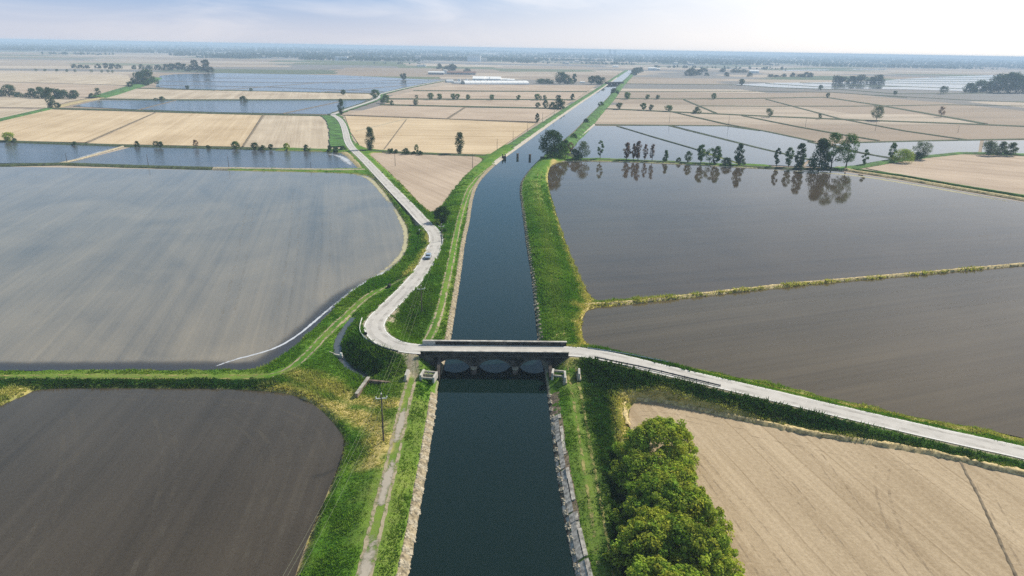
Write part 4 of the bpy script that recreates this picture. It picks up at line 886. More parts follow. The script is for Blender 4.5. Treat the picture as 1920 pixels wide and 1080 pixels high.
# hedgerow shrubs and small field trees: (kind, px, py, top, w, material, label)
SM = [
 ('round', 17, 265, 248, 19, 'leafbright', 'pale yellow green tree over the blue paddy at the left margin'), ('bush', 27, 266, 259, 10, 'leafdark', 'low dark shrub under the pale yellow green tree'), ('bush', 140, 272, 265, 10, 'leafdark', 'tiny shrub left of the ridge end in the hedge'),
 ('bush', 257, 275, 264, 9, 'leafdark', 'small dark round shrub left of the pair of shrubs'), ('loose', 293, 276, 264, 10, 'leafgrey', 'thin pale shrub, left one of the pair'), ('round', 301, 276.5, 265, 10, 'leafdark', 'dark round shrub, right one of the pair'),
 ('loose', 368, 277, 262, 10, 'leafbrown', 'bare brown sapling in the middle of the hedge strip'), ('bush', 390, 278, 272, 8, 'leafdark', 'low dark shrub right of the bare brown sapling'), ('round', 442, 279, 265, 15, 'leaf', 'green shrub by the lower end of the field ridge'),
 ('round', 478, 280, 267, 13, 'leafdark', 'dark shrub right of the field ridge'), ('bush', 492, 280.5, 272, 14, 'leafdark', 'low wide shrub between two round shrubs'), ('round', 508, 281, 270, 9, 'leafdark', 'dark round shrub right of the low wide shrub'),
 ('oval', 538, 282, 268, 11, 'leafbright', 'light green young tree in the hedge strip'), ('bush', 575, 283, 271, 12, 'leafdark', 'dark dome shaped shrub after the light green young tree'), ('bush', 618, 284, 273, 10, 'leafdark', 'dark shrub, left of two near the road'), ('bush', 630, 284.5, 275, 14, 'leafdark', 'dark low shrub, right of two near the road'), ('bush', 643, 282, 274, 12, 'leafdark', 'green shrub close against the road'),
 ('round', 733, 287, 278, 11, 'leafdark', 'small shrub left of two beyond the triangular field'), ('bush', 742, 287, 280, 9, 'leafdark', 'small shrub right of two beyond the triangular field'), ('bush', 761, 289, 277.5, 15, 'leafdark', 'large dark shrub behind the triangular field'), ('loose', 781, 288, 270.5, 8, 'leaf', 'little lollipop tree behind the triangular field'), ('bush', 776, 289, 283, 9, 'leafdark', 'low shrub under the little lollipop tree'), ('bush', 788, 290, 282.5, 12, 'leafdark', 'low shrub right of the little lollipop tree'),
 ('bush', 303, 187, 180.5, 12, 'leafdark', 'dark round bush on the bund, left of two'), ('bush', 457, 188.5, 179.5, 14, 'leafdark', 'dark round bush on the bund, right of two'), ('bush', 292, 187, 183.5, 8, 'leafdark', 'flat small bush beside the dark round bush'), ('round', 352, 167.5, 160, 8, 'leafdark', 'single dark bush at the edge of the wide blue paddies'), ('round', 471, 171.5, 165, 6, 'leafdark', 'tiny dark bush in the middle of the wide blue paddies'), ('round', 644, 178, 168, 9, 'leafdark', 'dark bush left of the far lane bushes'),
 ('bush', 172, 182.5, 174.5, 10, 'leafdark', 'dark low bush at the hedge bank corner'), ('loose', 184, 181, 164.5, 11, 'leafgrey', 'airy pale tree at the hedge bank corner'), ('bush', 179, 182, 177, 6, 'leafdark', 'tiny bush between dark low bush and airy tree'), ('round', 244, 165, 152.5, 11, 'leafdark', 'round tree at the lower end of the big clump'), ('bush', 252, 160, 152, 10, 'leafdark', 'bush wedged between round tree and big clump'),
 ('bush', 264, 159.5, 134, 30, 'leafdark', 'left crown of the big round clump'), ('bush', 279, 159, 130, 32, 'leafdark', 'right crown of the big round clump'),
 ('round', 757, 149, 137.5, 13, 'leafdark', 'round tree reflected alone in the blue paddies left of the sheds'), ('round', 704, 185, 167.5, 15, 'leaf', 'bushy tree left of the lane bend'), ('bush', 722, 193, 177, 18, 'leaf', 'broad bush right of the lane bend'), ('bush', 735, 197, 188, 8, 'leafgrey', 'thin pale shrub below the lane bend'), ('round', 780, 197.5, 187, 10, 'leafgrey', 'lower ball of the doubled small tree'), ('loose', 781, 186.5, 178, 6, 'leafgrey', 'upper ball of the doubled small tree'),
 ('round', 807, 187, 174, 11, 'leaf', 'first round tree on the dark bund left of the canal'), ('round', 824, 187, 175.5, 10, 'leaf', 'second round tree on the dark bund left of the canal'), ('round', 850, 187, 175, 10, 'leaf', 'left tree of the touching pair on the dark bund'), ('round', 858, 187, 176, 9, 'leaf', 'right tree of the touching pair on the dark bund'), ('round', 877, 187, 177, 9, 'leaf', 'round tree right of the touching pair'), ('round', 922, 187.5, 177, 9, 'leaf', 'lone round tree midway along the dark bund'), ('round', 972, 187.5, 178, 8, 'leaf', 'round tree left of the larger one on the dark bund'), ('round', 1007, 188, 176, 11, 'leaf', 'larger round tree with a sapling beside it'), ('loose', 1013, 188, 179, 5, 'leafgrey', 'sapling right beside the larger round tree'), ('oval', 1021, 188, 178, 7, 'leafgrey', 'small oval tree right of the sapling'), ('round', 1047, 188, 178, 10, 'leafdark', 'dark round tree behind the dense bush'), ('oval', 1073, 188, 175.5, 8, 'leafdark', 'dark upright tree nearest the canal on the dark bund'),
 ('round', 1008, 202, 192, 10, 'leafgrey', 'small pale tree left of the bush group by the canal'), ('oval', 1023, 203, 187, 10, 'leafgrey', 'pale upright tree in the bush group by the canal'), ('bush', 1036, 203.5, 191, 14, 'leafgrey', 'grey green bush in the bush group by the canal'), ('bush', 1050, 204, 184.5, 22, 'leafdark', 'dense dark bush, largest of the group by the canal'),
 ('round', 1176, 186, 173, 14, 'leaf', 'round tree with spreading crown right of the canal'), ('round', 1214, 186, 177, 8, 'leaf', 'small round tree, left of two on the bund right of the canal'), ('round', 1233, 186, 178, 8, 'leafgrey', 'small round tree, right of two on the bund right of the canal'), ('round', 1161, 204.5, 192, 12, 'leafgrey', 'pale round tree closest to the right canal bank'), ('round', 1206, 206, 193, 11, 'leaf', 'first small tree along the long bund right of the canal'), ('round', 1220, 207, 196, 9, 'leafgrey', 'second smaller tree along the long bund right of the canal'), ('round', 1253, 208.5, 197, 13, 'leaf', 'third tree along the long bund right of the canal'),
 ('bush', 1306, 212, 200, 15, 'leafgrey', 'low pale bush beside the crossing ridge'), ('round', 1338, 186, 174.5, 9, 'leaf', 'small dark round tree on the bund in the middle right'), ('loose', 1442, 219, 203, 14, 'leafgrey', 'loose pale tree on the long right bund'), ('loose', 1537, 223, 213, 7, 'leafgrey', 'tiny sapling between pale tree and tall airy tree'), ('loose', 1643, 226, 198, 20, 'leafgrey', 'airy grey tree with visible branches on the long right bund'), ('loose', 1764, 219, 199.5, 11, 'leafbrown', 'bare brown tree alone in the right fields'),
 ('round', 1390, 159.5, 148, 11, 'leafdark', 'round tree at the left tip of the glaring ponds'), ('oval', 1538, 168.5, 159, 8, 'leafdark', 'small dark tree before the glaring ponds'), ('round', 1552, 183, 174, 7, 'leafgrey', 'tiny round tree where two bunds meet'), ('round', 1678, 178, 170, 7, 'leafgrey', 'tiny leaning tree below the glaring ponds'), ('loose', 1769, 176, 161, 15, 'leafdark', 'umbrella shaped tree before the ponds, left of the dark grove'),
 ('bush', 1152, 176, 165, 16, 'leafdark', 'dark bush on the right canal bank before the far bridge'), ('bush', 1126, 200, 190, 12, 'leaf', 'green bush on the right canal bank'), ('bush', 1099, 233, 222, 12, 'leafdark', 'green bush on the right canal bank above the bend'), ('bush', 1076, 262, 250, 14, 'leaf', 'bright bush on the right canal bank beyond the big tree'),
]
for k_, px, py, tp, w_, mt_, lb in SM:
    tree_px(k_, px, py, tp, w_, mt_, lb, 'bush' if k_ == 'bush' else 'tree', 'small trees and shrubs among the fields', ZF+.2, 'shrub' if k_ == 'bush' else 'small_tree', **(dict(dens=.4, bare=8) if mt_ == 'leafbrown' else {}))
# groves: several crowns close together
GV = [('grove at the far left margin', 'left margin grove', [(3, 181, 168, 11), (18, 181.5, 158, 15), (32, 182, 172, 15), (51, 182.5, 174, 9), (62, 183, 165, 12), (78, 184, 163, 19), (102, 184.5, 165, 15), (111, 184.5, 170, 13), (123, 185, 168, 22), (141, 185.5, 169, 12)]),
      ('dark grove at the right margin', 'right margin grove', [(1820, 173, 155, 20), (1838, 173, 150, 22), (1856, 173.5, 152, 20), (1872, 174, 138, 26), (1890, 174, 135, 28), (1904, 174, 140, 20), (1917, 174, 142, 20), (1935, 174.5, 140, 24)]),
      ('tree group behind the white ponds', 'pond-side tree group', [(1568, 154.5, 141, 14), (1580, 155, 143, 14), (1596, 155, 142, 12), (1612, 154, 140, 22), (1634, 155, 144, 14), (1646, 155, 139.5, 18)]),
      ('tree group left of the canal beyond the sheds', 'tree group beyond the sheds', [(1014, 156.5, 147, 14), (1028, 157, 147.5, 16), (1050, 157, 134.5, 16), (1060, 157, 139, 12), (1069, 157, 146, 12), (1077, 156.5, 138, 7), (1109, 157.5, 142, 10), (1119, 158, 141.5, 14), (1130, 158, 145, 12)]),
      ('farm trees behind the white house', 'farm tree group', [(824, 129, 119, 9), (838, 132, 123, 14), (847, 132, 119.5, 12), (852, 132, 122, 9), (876, 135, 127.5, 10)]),
      ('dark trees at the far end of the canal', 'canal-end tree group', [(1187, 141, 131, 10), (1191, 138, 127, 12), (1196, 136, 126, 12), (1200, 134, 125.5, 10)]),
      ('tree row in the left distance', 'left distance tree row', [(140, 127.5, 120, 10), (152, 128, 121, 9), (164, 128, 122, 8), (184, 128, 119, 8), (198, 128.5, 118, 8), (211, 129, 119, 10), (223, 129, 120, 9), (252, 129.5, 122, 7), (266, 130, 120, 8), (281, 130.5, 122, 11), (297, 131, 121, 11), (312, 131.5, 120, 10), (322, 132, 119, 10), (334, 132, 117, 11), (346, 132.5, 119, 11), (358, 133, 121, 10), (366, 134, 112, 10), (376, 134, 124, 12), (386, 135.5, 111.5, 11), (395, 136, 125, 11)]),
      ('hedge row in the right distance', 'right distance hedge row', [(1290, 142, 130, 10), (1298, 142, 127, 14), (1310, 141, 130, 10), (1320, 135, 127, 12), (1325, 142, 136, 7), (1355, 135, 128, 10), (1362, 143, 135, 8), (1378, 136, 129, 14), (1392, 136, 130, 14), (1406, 143.5, 136, 8), (1445, 144, 139, 12), (1456, 144.5, 140, 8), (1470, 144, 138, 8), (1486, 144, 136, 8), (1500, 144.5, 138, 12), (1512, 144.5, 135, 10), (1520, 144.5, 136, 8)])]
ORD = ['first', 'second', 'third', 'fourth', 'fifth', 'sixth', 'seventh', 'eighth', 'ninth', 'tenth', 'eleventh', 'twelfth', 'thirteenth', 'fourteenth', 'fifteenth', 'sixteenth', 'seventeenth', 'eighteenth', 'nineteenth', 'twentieth']
for grp, short, L_ in GV:
    for i, (px, py, tp, w_) in enumerate(L_):
        hgt = py-tp; look = 'tall' if hgt > 1.15*w_ else ('wide low' if hgt < .7*w_ else 'round')
        tree_px('bush' if hgt < 1.3*w_ else 'round', px, py, tp, w_*1.3, 'leafdark' if 'left margin' in short or 'right margin' in short or 'sheds' in short else 'leaffar', '%s dark tree, %s from the left in the %s' % (look, ORD[i], short), 'tree', grp, ZF, 'grove_tree')
for i, px in enumerate((68, 85, 107, 126, 141, 172, 191, 203, 211)):
    tree_px('loose', px, 131.5+px*.019+1.5, 127+px*.02, 5, 'leafgrey' if i not in (2, 3) else 'leafdark', '%s of the tiny field trees in the left distance' % ORD[i], 'tree', 'tiny trees lined up in the left distance', ZF, 'small_tree')

# ---- the leafy bushes at the lower right
FB = [((1228, 872), 15.5, 8.4, 'furthest of the big leafy bushes beside the tilled field'), ((1195, 915), 10.0, 6.4, 'smaller leafy bush tucked left of the furthest big one'), ((1262, 935), 9.5, 6.0, 'leafy bush squeezed right of the smaller tucked one'), ((1228, 985), 13.5, 8.6, 'big leafy bush in the middle of the row by the tilled field'), ((1288, 1005), 11.0, 7.6, 'leafy bush bulging towards the tilled field'),
      ((1216, 1065), 13.0, 8.6, 'nearest leafy bush on the side of the canal'), ((1275, 1075), 12.0, 8.8, 'tall leafy bush between the two nearest ones'), ((1318, 1090), 11.5, 7.2, 'nearest leafy bush on the side of the tilled field'), ((1250, 1180), 15, 8.5, 'leafy bush cut by the lower edge of the picture')]
for i, (b_, w_, h_, lb) in enumerate(FB):
    P = G(b_[0], b_[1], ZF)
    tree('bush', P, h_, w_, 'leafmid' if i in (1, 3, 6) else 'leafbright', lb, 'bush', 'leafy bushes beside the tilled field', int(150*w_*w_), .38, 900+i, 'leafy_bush', stems=4, nb=max(90, int(1.0*w_*w_)))

# ---- grass: tufts and brambles spread over the nearer land
def pts_on_land(n, y0, y1, x0=-170, x1=165):
    Y = y0*(y1/y0)**rng.random(n); X = rng.uniform(x0, x1, n)
    k = np.abs(X) < Y*.93+4; X, Y = X[k], Y[k]
    z_, dc_, dr_, df_, dl_, a1, a2, a3 = land(X, Y, True)
    ok = (dc_ > 1.8) & (dr_ > RW+.12) & (df_ > .5) & (dl_ > 1.1)
    return X[ok], Y[ok], z_[ok], dc_[ok], dr_[ok], df_[ok]
def veg_at(X, Y):
    ix = np.clip(np.searchsorted(xs, X), 0, len(xs)-1); iy = np.clip(np.searchsorted(ys, Y), 0, len(ys)-1); q = msk[iy, ix]
    return np.clip(q[:, 0], 0, 1), np.clip(q[:, 1], 0, 1), np.clip(q[:, 2], 0, 1)
tr_w = np.vstack([resample(chaikin(GP(TL, 1.7), 2), 1.0)])
tr_2 = resample(GP([(797, 645), (824, 585), (842, 505), (858, 425), (880, 350), (940, 297)], 1.7), 3)
tr_3 = resample(GP([(-240, 704), (500, 703), (556, 682), (615, 621), (690, 552), (752, 526)], .4), 3)
tr_4 = resample(GP([(1070, 690), (1092, 800), (1117, 950), (1150, 1160)], 1.7), 3)
X, Y, Z, dC, dR, dF = pts_on_land(700000, 72, 420)
dt = np.minimum(ldist(X, Y, tr_w), np.minimum(ldist(X, Y, tr_2), np.minimum(ldist(X, Y, tr_3), ldist(X, Y, tr_4))))
a_, b_, c_ = veg_at(X, Y); keep = ((dt > 1.45) | ((ldist(X, Y, tr_w) > 1.5) & (ldist(X, Y, tr_2) > 1.4) & (ldist(X, Y, tr_3) > 1.4) & (rng.random(len(X)) < .75))) & (rng.random(len(X)) > sst(200, 420, Y)) & (rng.random(len(X)) > c_*.8); X, Y, Z, a_, b_, c_, dt = [q[keep] for q in (X, Y, Z, a_, b_, c_, dt)]
if len(X) > 90000:
    k = rng.permutation(len(X))[:90000]; X, Y, Z, a_, b_, c_, dt = [q[k] for q in (X, Y, Z, a_, b_, c_, dt)]
nbk = 5; n = len(X); cl = vnoise(X, Y, .22, 8); rough = sst(.35, .7, cl)
h_ = (.22+.30*rough+.35*b_)*rng.uniform(.6, 1.4, n)*np.clip(Y/130, .8, 1.6); h_ *= np.where(dt < 1.5, .38, np.where(dt < 4, .65, 1))
an = rng.uniform(0, 6.283, (n, nbk)); of = rng.uniform(.05, .38, (n, nbk))*np.clip(Y/120, .8, 1.8)[:, None]
bx = X[:, None]+of*np.cos(an); byy = Y[:, None]+of*np.sin(an); hh = h_[:, None]*rng.uniform(.6, 1.15, (n, nbk)); wd = (.10+.05*rng.random((n, nbk)))*np.clip(Y/100, .8, 2.2)[:, None]
wa = rng.uniform(0, 6.283, (n, nbk)); lx = hh*(.55*np.cos(an)+.18); ly = hh*.55*np.sin(an)-.08
Zb = np.repeat(Z[:, None], nbk, 1)-.05
V = np.stack([np.stack([bx-wd*np.cos(wa), byy-wd*np.sin(wa), Zb], -1), np.stack([bx+wd*np.cos(wa), byy+wd*np.sin(wa), Zb], -1), np.stack([bx+lx, byy+ly, Zb+hh], -1)], 2).reshape(-1, 3)
lv = rng.uniform(.75, 1.3, (n, 1)); g1 = np.array([.085, .205, .016]); g2 = np.array([.165, .285, .028]); gd = np.array([.022, .060, .010]); gy = np.array([.50, .45, .16])
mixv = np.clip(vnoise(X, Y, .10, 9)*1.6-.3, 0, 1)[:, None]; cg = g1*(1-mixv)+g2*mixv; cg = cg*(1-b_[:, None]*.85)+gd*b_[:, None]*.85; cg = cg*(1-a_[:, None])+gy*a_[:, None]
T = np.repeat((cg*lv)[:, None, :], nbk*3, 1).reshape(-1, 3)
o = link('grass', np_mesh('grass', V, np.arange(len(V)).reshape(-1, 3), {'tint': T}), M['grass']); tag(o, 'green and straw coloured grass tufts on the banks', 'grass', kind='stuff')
# brambles: rough hummocks of leaves where the growth is lush
X, Y, Z, dC, dR, dF = pts_on_land(90000, 74, 300)
a_, b_, c_ = veg_at(X, Y); hd = ldist(X, Y, hedgeL)
keep = (b_ > .5) & (rng.random(len(X)) < .35+.6*b_) & (dR > RW+1.2) & (dF > 1.3); X, Y, Z, b_ = X[keep], Y[keep], Z[keep], b_[keep]
if len(X) > 4200: X, Y, Z, b_ = X[:4200], Y[:4200], Z[:4200], b_[:4200]
n = len(X); nl = 34; r_ = rng.uniform(.35, .95, n); d_ = rng.normal(size=(n, nl, 3)); d_ /= np.linalg.norm(d_, axis=2)[..., None]; d_[..., 2] = np.abs(d_[..., 2])
c3 = np.stack([X, Y, Z-.15], 1)[:, None, :]+d_*r_[:, None, None]*rng.uniform(.5, 1.1, (n, nl, 1))*np.array([1.2, 1.2, .95])
nm = (d_+rng.normal(0, .5, d_.shape)).reshape(-1, 3); nm /= np.linalg.norm(nm, axis=1)[:, None]
V, Fc = quads(c3.reshape(-1, 3), nm, (.22+.10*rng.random(n*nl))*np.repeat(np.clip(Y/110, .8, 1.6), nl), rng)
cb = np.array([.020, .062, .012])*(1+np.repeat(rng.uniform(-.4, .9, n), nl)[:, None])*rng.uniform(.7, 1.4, (n*nl, 1)); cb = cb*np.array([1, 1, 1])+np.repeat((rng.random(n) > .9), nl)[:, None]*np.array([.03, .012, .008])
o = link('undergrowth', np_mesh('undergrowth', V, Fc, {'tint': cb.repeat(4, 0)}), M['grass']); tag(o, 'dark tangled brambles on the slopes below the road', 'undergrowth', kind='stuff')

# ---- far-off woods: belts that read as one mass
def woods(px0, px1, py, hgt, dens, lab, seed, depth=120, zb_=ZF, gaps=.3):
    g = np.random.default_rng(seed); a, b = G(px0, py+(px0-960)*.0175, zb_), G(px1, py+(px1-960)*.0175, zb_)
    L = np.linalg.norm((b-a)[:2]); n = int(L/dens); s_ = g.random(n)
    nn = vnoise(s_*L, np.full(n, seed*3.1), 1/260., seed); k = nn > gaps; s_ = s_[k]; nn = nn[k]; n = len(s_)
    C_ = a+(b-a)*s_[:, None]; C_[:, 1] += g.uniform(-depth, depth, n); C_[:, 2] = zb_
    H = hgt*g.uniform(.55, 1.25, n)*(.6+.7*nn); w_ = H*g.uniform(.7, 1.3, n); q = 14
    d_ = g.normal(size=(n, q, 3)); d_ /= np.linalg.norm(d_, axis=2)[..., None]
    P = C_[:, None, :]+d_*np.stack([w_/2, w_/2, H*.5], 1)[:, None, :]*g.uniform(.5, 1, (n, q, 1)); P[..., 2] += H[:, None]*.5
    V, Fc = quads(P.reshape(-1, 3), d_.reshape(-1, 3)+g.normal(0, .3, (n*q, 3)), np.repeat(H*.55, q), g, .9)
    T = np.repeat(g.uniform(.7, 1.3, n), q*4)[:, None]*np.ones((1, 3))
    o = link('woods', np_mesh('woods', V, Fc, {'tint': T}), M['leaffar']); tag(o, lab, 'woods', kind='stuff')
HB = 90
woods(380, 830, 118.5, 13, 3.2, 'bushy hazy woods in front of the far town', 2, 90, gaps=.34)
woods(330, 1010, 115.0, 14, 2.4, 'hazy wood belt around the far town', 1, 160, gaps=.14)
woods(60, 520, 116.5, 12, 6, 'broken tree belt in the left distance', 3, 120, gaps=.42)
woods(-120, 1000, 110.5, 15, 2.8, 'blue hazy wood belt behind the far town', 12, 260, gaps=.14)
woods(800, 1330, 112.5, 14, 2.6, 'hazy woods around the far end of the canal', 5, 200, gaps=.2)
woods(960, 1330, 117.5, 11, 6, 'scattered trees before the far end of the canal', 13, 120, gaps=.48)
woods(1150, 2060, 110.0, 15, 2.6, 'long hazy wood belt in the right distance', 6, 260, gaps=.14)
woods(1230, 2060, 114.0, 13, 4.5, 'broken hazy tree belt beyond the ponds', 7, 160, gaps=.42)
woods(-160, 2100, 106.5, 17, 3.2, 'long blue wood belt below the horizon', 4, 450, gaps=.12)
woods(-200, 2100, 102.5, 20, 4, 'faint last tree line along the horizon', 8, 800, gaps=.1)
woods(-200, 2100, 98.5, 24, 6, 'faintest blue woods at the horizon', 9, 1500, gaps=.08)
woods(1190, 1480, 122, 9, 14, 'thin hedge line in the right middle distance', 10, 30, gaps=.5)
woods(560, 800, 124, 7, 16, 'thin hedge line before the far town', 11, 30, gaps=.6)

# ------------------------------------------------------------------ buildings
def house(name, px, py, w, d_, h_, roof, rz, wm, rm, label, cat, group=None, flat=False, parts=True):
    P = G(px, py, ZF); root = empty(name, P, rz, label, cat, group)
    MB().box((0, 0, h_/2-.3), (w, d_, h_+.6)).build('wall', M[wm], root)
    if flat: MB().box((0, 0, h_+.25), (w+.6, d_+.6, .5)).build('roof', M[rm], root)
    else: MB().prism([(-d_/2-.5, h_+.01), (d_/2+.5, h_+.01), (d_/2+.5, h_+.25), (0, h_+roof), (-d_/2-.5, h_+.25)], -w/2-.4, w/2+.4, 'yz').build('roof', M[rm], root)
    if parts and w > 14:
        for i in range(int(w/7)): MB().box((-w/2+4+i*7, -d_/2-.03, h_*.45), (2.2, .08, min(2.4, h_*.4))).build('window', M['glass'], root)
    return root
def mpp(px, py): return proj(G(px, py, ZF))[2]/FPX
# long white greenhouse
def tunnel(px0, px1, py, hpx, label, depth=10.0):
    a, b = G(px0, py, ZF), G(px1, py, ZF); L = np.linalg.norm((b-a)[:2]); rz = math.atan2(b[1]-a[1], b[0]-a[0]); c = (a+b)/2; h_ = hpx*mpp((px0+px1)/2, py)
    root = empty('greenhouse', c, rz, label, 'greenhouse')
    arc = [(depth/2*math.cos(q), h_*math.sin(q)**.8) for q in np.linspace(0, math.pi, 13)]
    MB().prism(arc, -L/2, L/2, 'yz').build('cover', M['white'], root)
    for s_ in (-1, 1): MB().prism([(y*.97, z*.97) for y, z in arc], s_*L/2, s_*(L/2+.25), 'yz').build('end_wall', M['panel'], root)
    for i in range(1, 12): MB().tube([(-L/2+L*i/12, y*1.004, z*1.004+.02) for y, z in arc], .09, 4).build('hoop', M['steel'], root)
    return root
tunnel(868, 987, 157.6, 6.2, 'long white plastic greenhouse before the shed roofs', 34)
tunnel(836, 849, 154.5, 5.0, 'small white dome tent left of the greenhouse', 12)
tunnel(850, 866, 155.5, 2.5, 'low white tunnel between dome tent and greenhouse', 8)
for i, (px, py, w_, h_, lb) in enumerate([(898, 151.5, 26, 4.2, 'leftmost white gabled shed behind the greenhouse'), (914, 151.5, 20, 4.0, 'second white gabled shed behind the greenhouse'), (929, 152, 24, 4.2, 'third white gabled shed behind the greenhouse'), (947, 152.5, 20, 3.2, 'low white shed with dark gaps behind the greenhouse end'), (958, 153, 16, 3.0, 'small white shed at the right end behind the greenhouse')]):
    house('shed', px, py, w_, 40 if i < 3 else 18, h_+1, 4.6 if i < 3 else 2.0, R(0), 'white', 'white', lb, 'shed', 'white sheds at the greenhouse')
for px, lb in ((861.5, 'white storage tank, left of two by the greenhouse'), (875, 'white storage tank, right of two by the greenhouse')):
    P = G(px, 153.5, ZF); root = empty('storage_tank', P, 0, lb, 'tank', 'white tanks')
    MB().tube([(0, 0, -.3), (0, 0, 6.0)], 2.9, 18).build('tank_wall', M['white'], root); MB().tube([(0, 0, 6.0), (0, 0, 7.0)], [2.95, .3], 18).build('tank_roof', M['panel'], root)
house('barn', 818, 139.5, 42, 14, 5, 3, R(0), 'greywall', 'white', 'long dark barn with pale roof at the far farm', 'barn')
house('farmhouse', 835, 138.5, 11, 10, 10, 2, R(0), 'white', 'panel', 'tall white house at the far farm', 'house')
house('barn', 865, 139.5, 78, 14, 4.5, 3.5, R(0), 'greywall', 'redroof', 'very long low brownish barn right of the white house', 'barn')
house('barn', 884, 139, 26, 12, 4.5, 3, R(3), 'greywall', 'redroof', 'short brown roofed barn at the right end of the farm', 'barn')
house('factory', 889, 115, 70, 40, 30, 2, R(0), 'white', 'panel', 'big white block building below the horizon', 'building', flat=True)
house('factory', 902, 115, 60, 40, 16, 2, R(0), 'panel', 'white', 'lower white annex right of the big white block', 'building', flat=True)
house('factory', 808, 108.5, 140, 40, 22, 2, R(0), 'panel', 'white', 'wide pale hall left of the big white block', 'building', flat=True)
house('factory', 641, 113, 60, 30, 17, 2, R(0), 'white', 'white', 'pale boxy building at the right end of the far town', 'building', flat=True)
house('house', 1223, 131.5, 30, 12, 7, 3, R(0), 'white', 'white', 'white house right of the far canal end', 'house'); house('house', 1232, 131.5, 20, 12, 5, 3, R(0), 'panel', 'white', 'low pale house right of the white house', 'house')
house('house', 1413, 136.5, 34, 14, 6, 4, R(0), 'white', 'white', 'white roofed house in the right distance', 'house'); house('barn', 1092, 155.5, 10, 6, 2, 1.2, R(0), 'white', 'white', 'tiny white hut between the tree groups', 'hut')
house('barn', 790, 124.5, 34, 12, 4, 3, R(0), 'white', 'panel', 'pale low barn alone in front of the far town', 'barn'); house('barn', 1154, 126, 24, 12, 4, 3, R(0), 'white', 'white', 'white barn left of the far canal end', 'barn')
gt = np.random.default_rng(21)
proto = None
for i in range(46):
    px = gt.uniform(420, 790) if i < 34 else gt.choice([gt.uniform(330, 420), gt.uniform(1040, 1120), gt.uniform(1240, 1300)]); py = 108.5+(px-960)*.0175+gt.uniform(0, 8) if i < 34 else 113+(px-960)*.0175+gt.uniform(0, 6)
    P = G(px, py, ZF)
    if proto is None:
        proto = MB().box((0, 0, 2.5), (18, 11, 6)).prism([(-6, 5.5), (6, 5.5), (0, 8.5)], -9.5, 9.5, 'yz').mesh('house')
    o = link('house', proto, M['panel'] if not proto.materials else None); o.location = P; o.rotation_euler = (0, 0, gt.uniform(-.5, .5)); s_ = gt.uniform(.8, 1.7); o.scale = (s_, s_, s_*gt.uniform(.8, 1.2))
    tag(o, 'small pale house among the hazy trees of the far town', 'house', 'houses of the far town')
for px, lb in ((1143.5, 'faint cooling tower on the horizon, left of two'), (1152.5, 'faint cooling tower on the horizon, right of two')):
    P = G(px, 100.0+(px-960)*.0175, ZF)
    root = empty('cooling_tower', P, 0, lb, 'cooling tower', 'cooling towers on the horizon')
    zz = np.linspace(0, 71, 10); MB().tube([(0, 0, z) for z in zz], [17+9*((z-52)/52)**2 for z in zz], 24).build('shell', M['greywall'], root)

# ------------------------------------------------------------------ poles and cables
def pole(P, H, label, rz=0.0, insul=True):
    root = empty('utility_pole', P, rz, label, 'utility pole', 'wooden power poles')
    MB().tube([(0, 0, -.5), (0, 0, H)], [.17, .10], 8).build('pole_shaft', M['wood'], root)
    if insul:
        MB().box((0, 0, H-.75), (2.0, .12, .14)).build('crossarm', M['insul'], root)
        for x in (-.95, 0, .95):
            z = H-.68 if x else H; MB().tube([(x, 0, z), (x, 0, z+.12), (x, 0, z+.28), (x, 0, z+.36)], [.05, .13, .13, .04], 8).build('insulator', M['insul'], root)
    return root
pb = [(719.5, 832, 740, 'tall wooden power pole beside the gravel track before the bridge'), (791, 590, 537, 'wooden power pole in the weeds of the road bend beyond the bridge'), (828, 453, 421, 'wooden power pole near the dark bush at the triangle tip')]
heads = []
for px, py, tp, lb in pb:
    x, y = G(px, py, 1.2)[:2]; z = max(land1(x, y), 0); P = np.array([x, y, z]); lo, hi = 3., 20.
    for _ in range(30):
        h_ = (lo+hi)/2
        if proj(P+[0, 0, h_])[1] > tp: lo = h_
        else: hi = h_
    pole(P, h_, lb, .18); heads.append((P, h_))
LP = [(741, 311, 287, 'thin pole in the triangular field near the poplar'), (886, 314, 288, 'thin pole at the right corner of the triangular field'), (932, 283, 260, 'first thin pole on the left bank beyond the canal bend'), (962, 263, 245, 'second thin pole on the left bank beyond the canal bend'), (989, 248, 230, 'third thin pole on the left bank beyond the canal bend'), (1017, 228, 210, 'fourth thin pole on the left bank beyond the canal bend'), (1039, 216, 193, 'tall thin pole left of the canal near the bush group'),
      (125.5, 303, 286, 'leaning pole on the pale ridge in the blue paddy'), (278, 309, 289, 'pole in the blue paddy right of the pale ridge'), (429, 313, 292, 'pole standing at the middle of the blue paddy edge'), (583, 317, 304, 'short pole near the right end of the blue paddy'),
      (1366, 234, 213, 'pole at the corner of the mirror paddies'), (1510, 238, 219, 'pole on the ridge right of the corner pole'), (1641, 245, 227, 'pole in the right fields under the airy grey tree'), (1796, 248, 235, 'pole farthest right in the tan fields'), (1255, 229, 210, 'pole left of the corner pole in the pink field')]
for px, py, tp, lb in LP:
    P = G(px, py, ZF+.2); lo, hi = 2., 25.
    for _ in range(30):
        h_ = (lo+hi)/2
        if proj(P+[0, 0, h_])[1] > tp: lo = h_
        else: hi = h_
    pole(P, h_, lb, 0, False)
a0 = G(560, 1190, 1.0); ends = [(np.array([a0[0]-1, a0[1]-6, 0]), 10.0)]+heads
ca, sa = math.cos(.18), math.sin(.18)
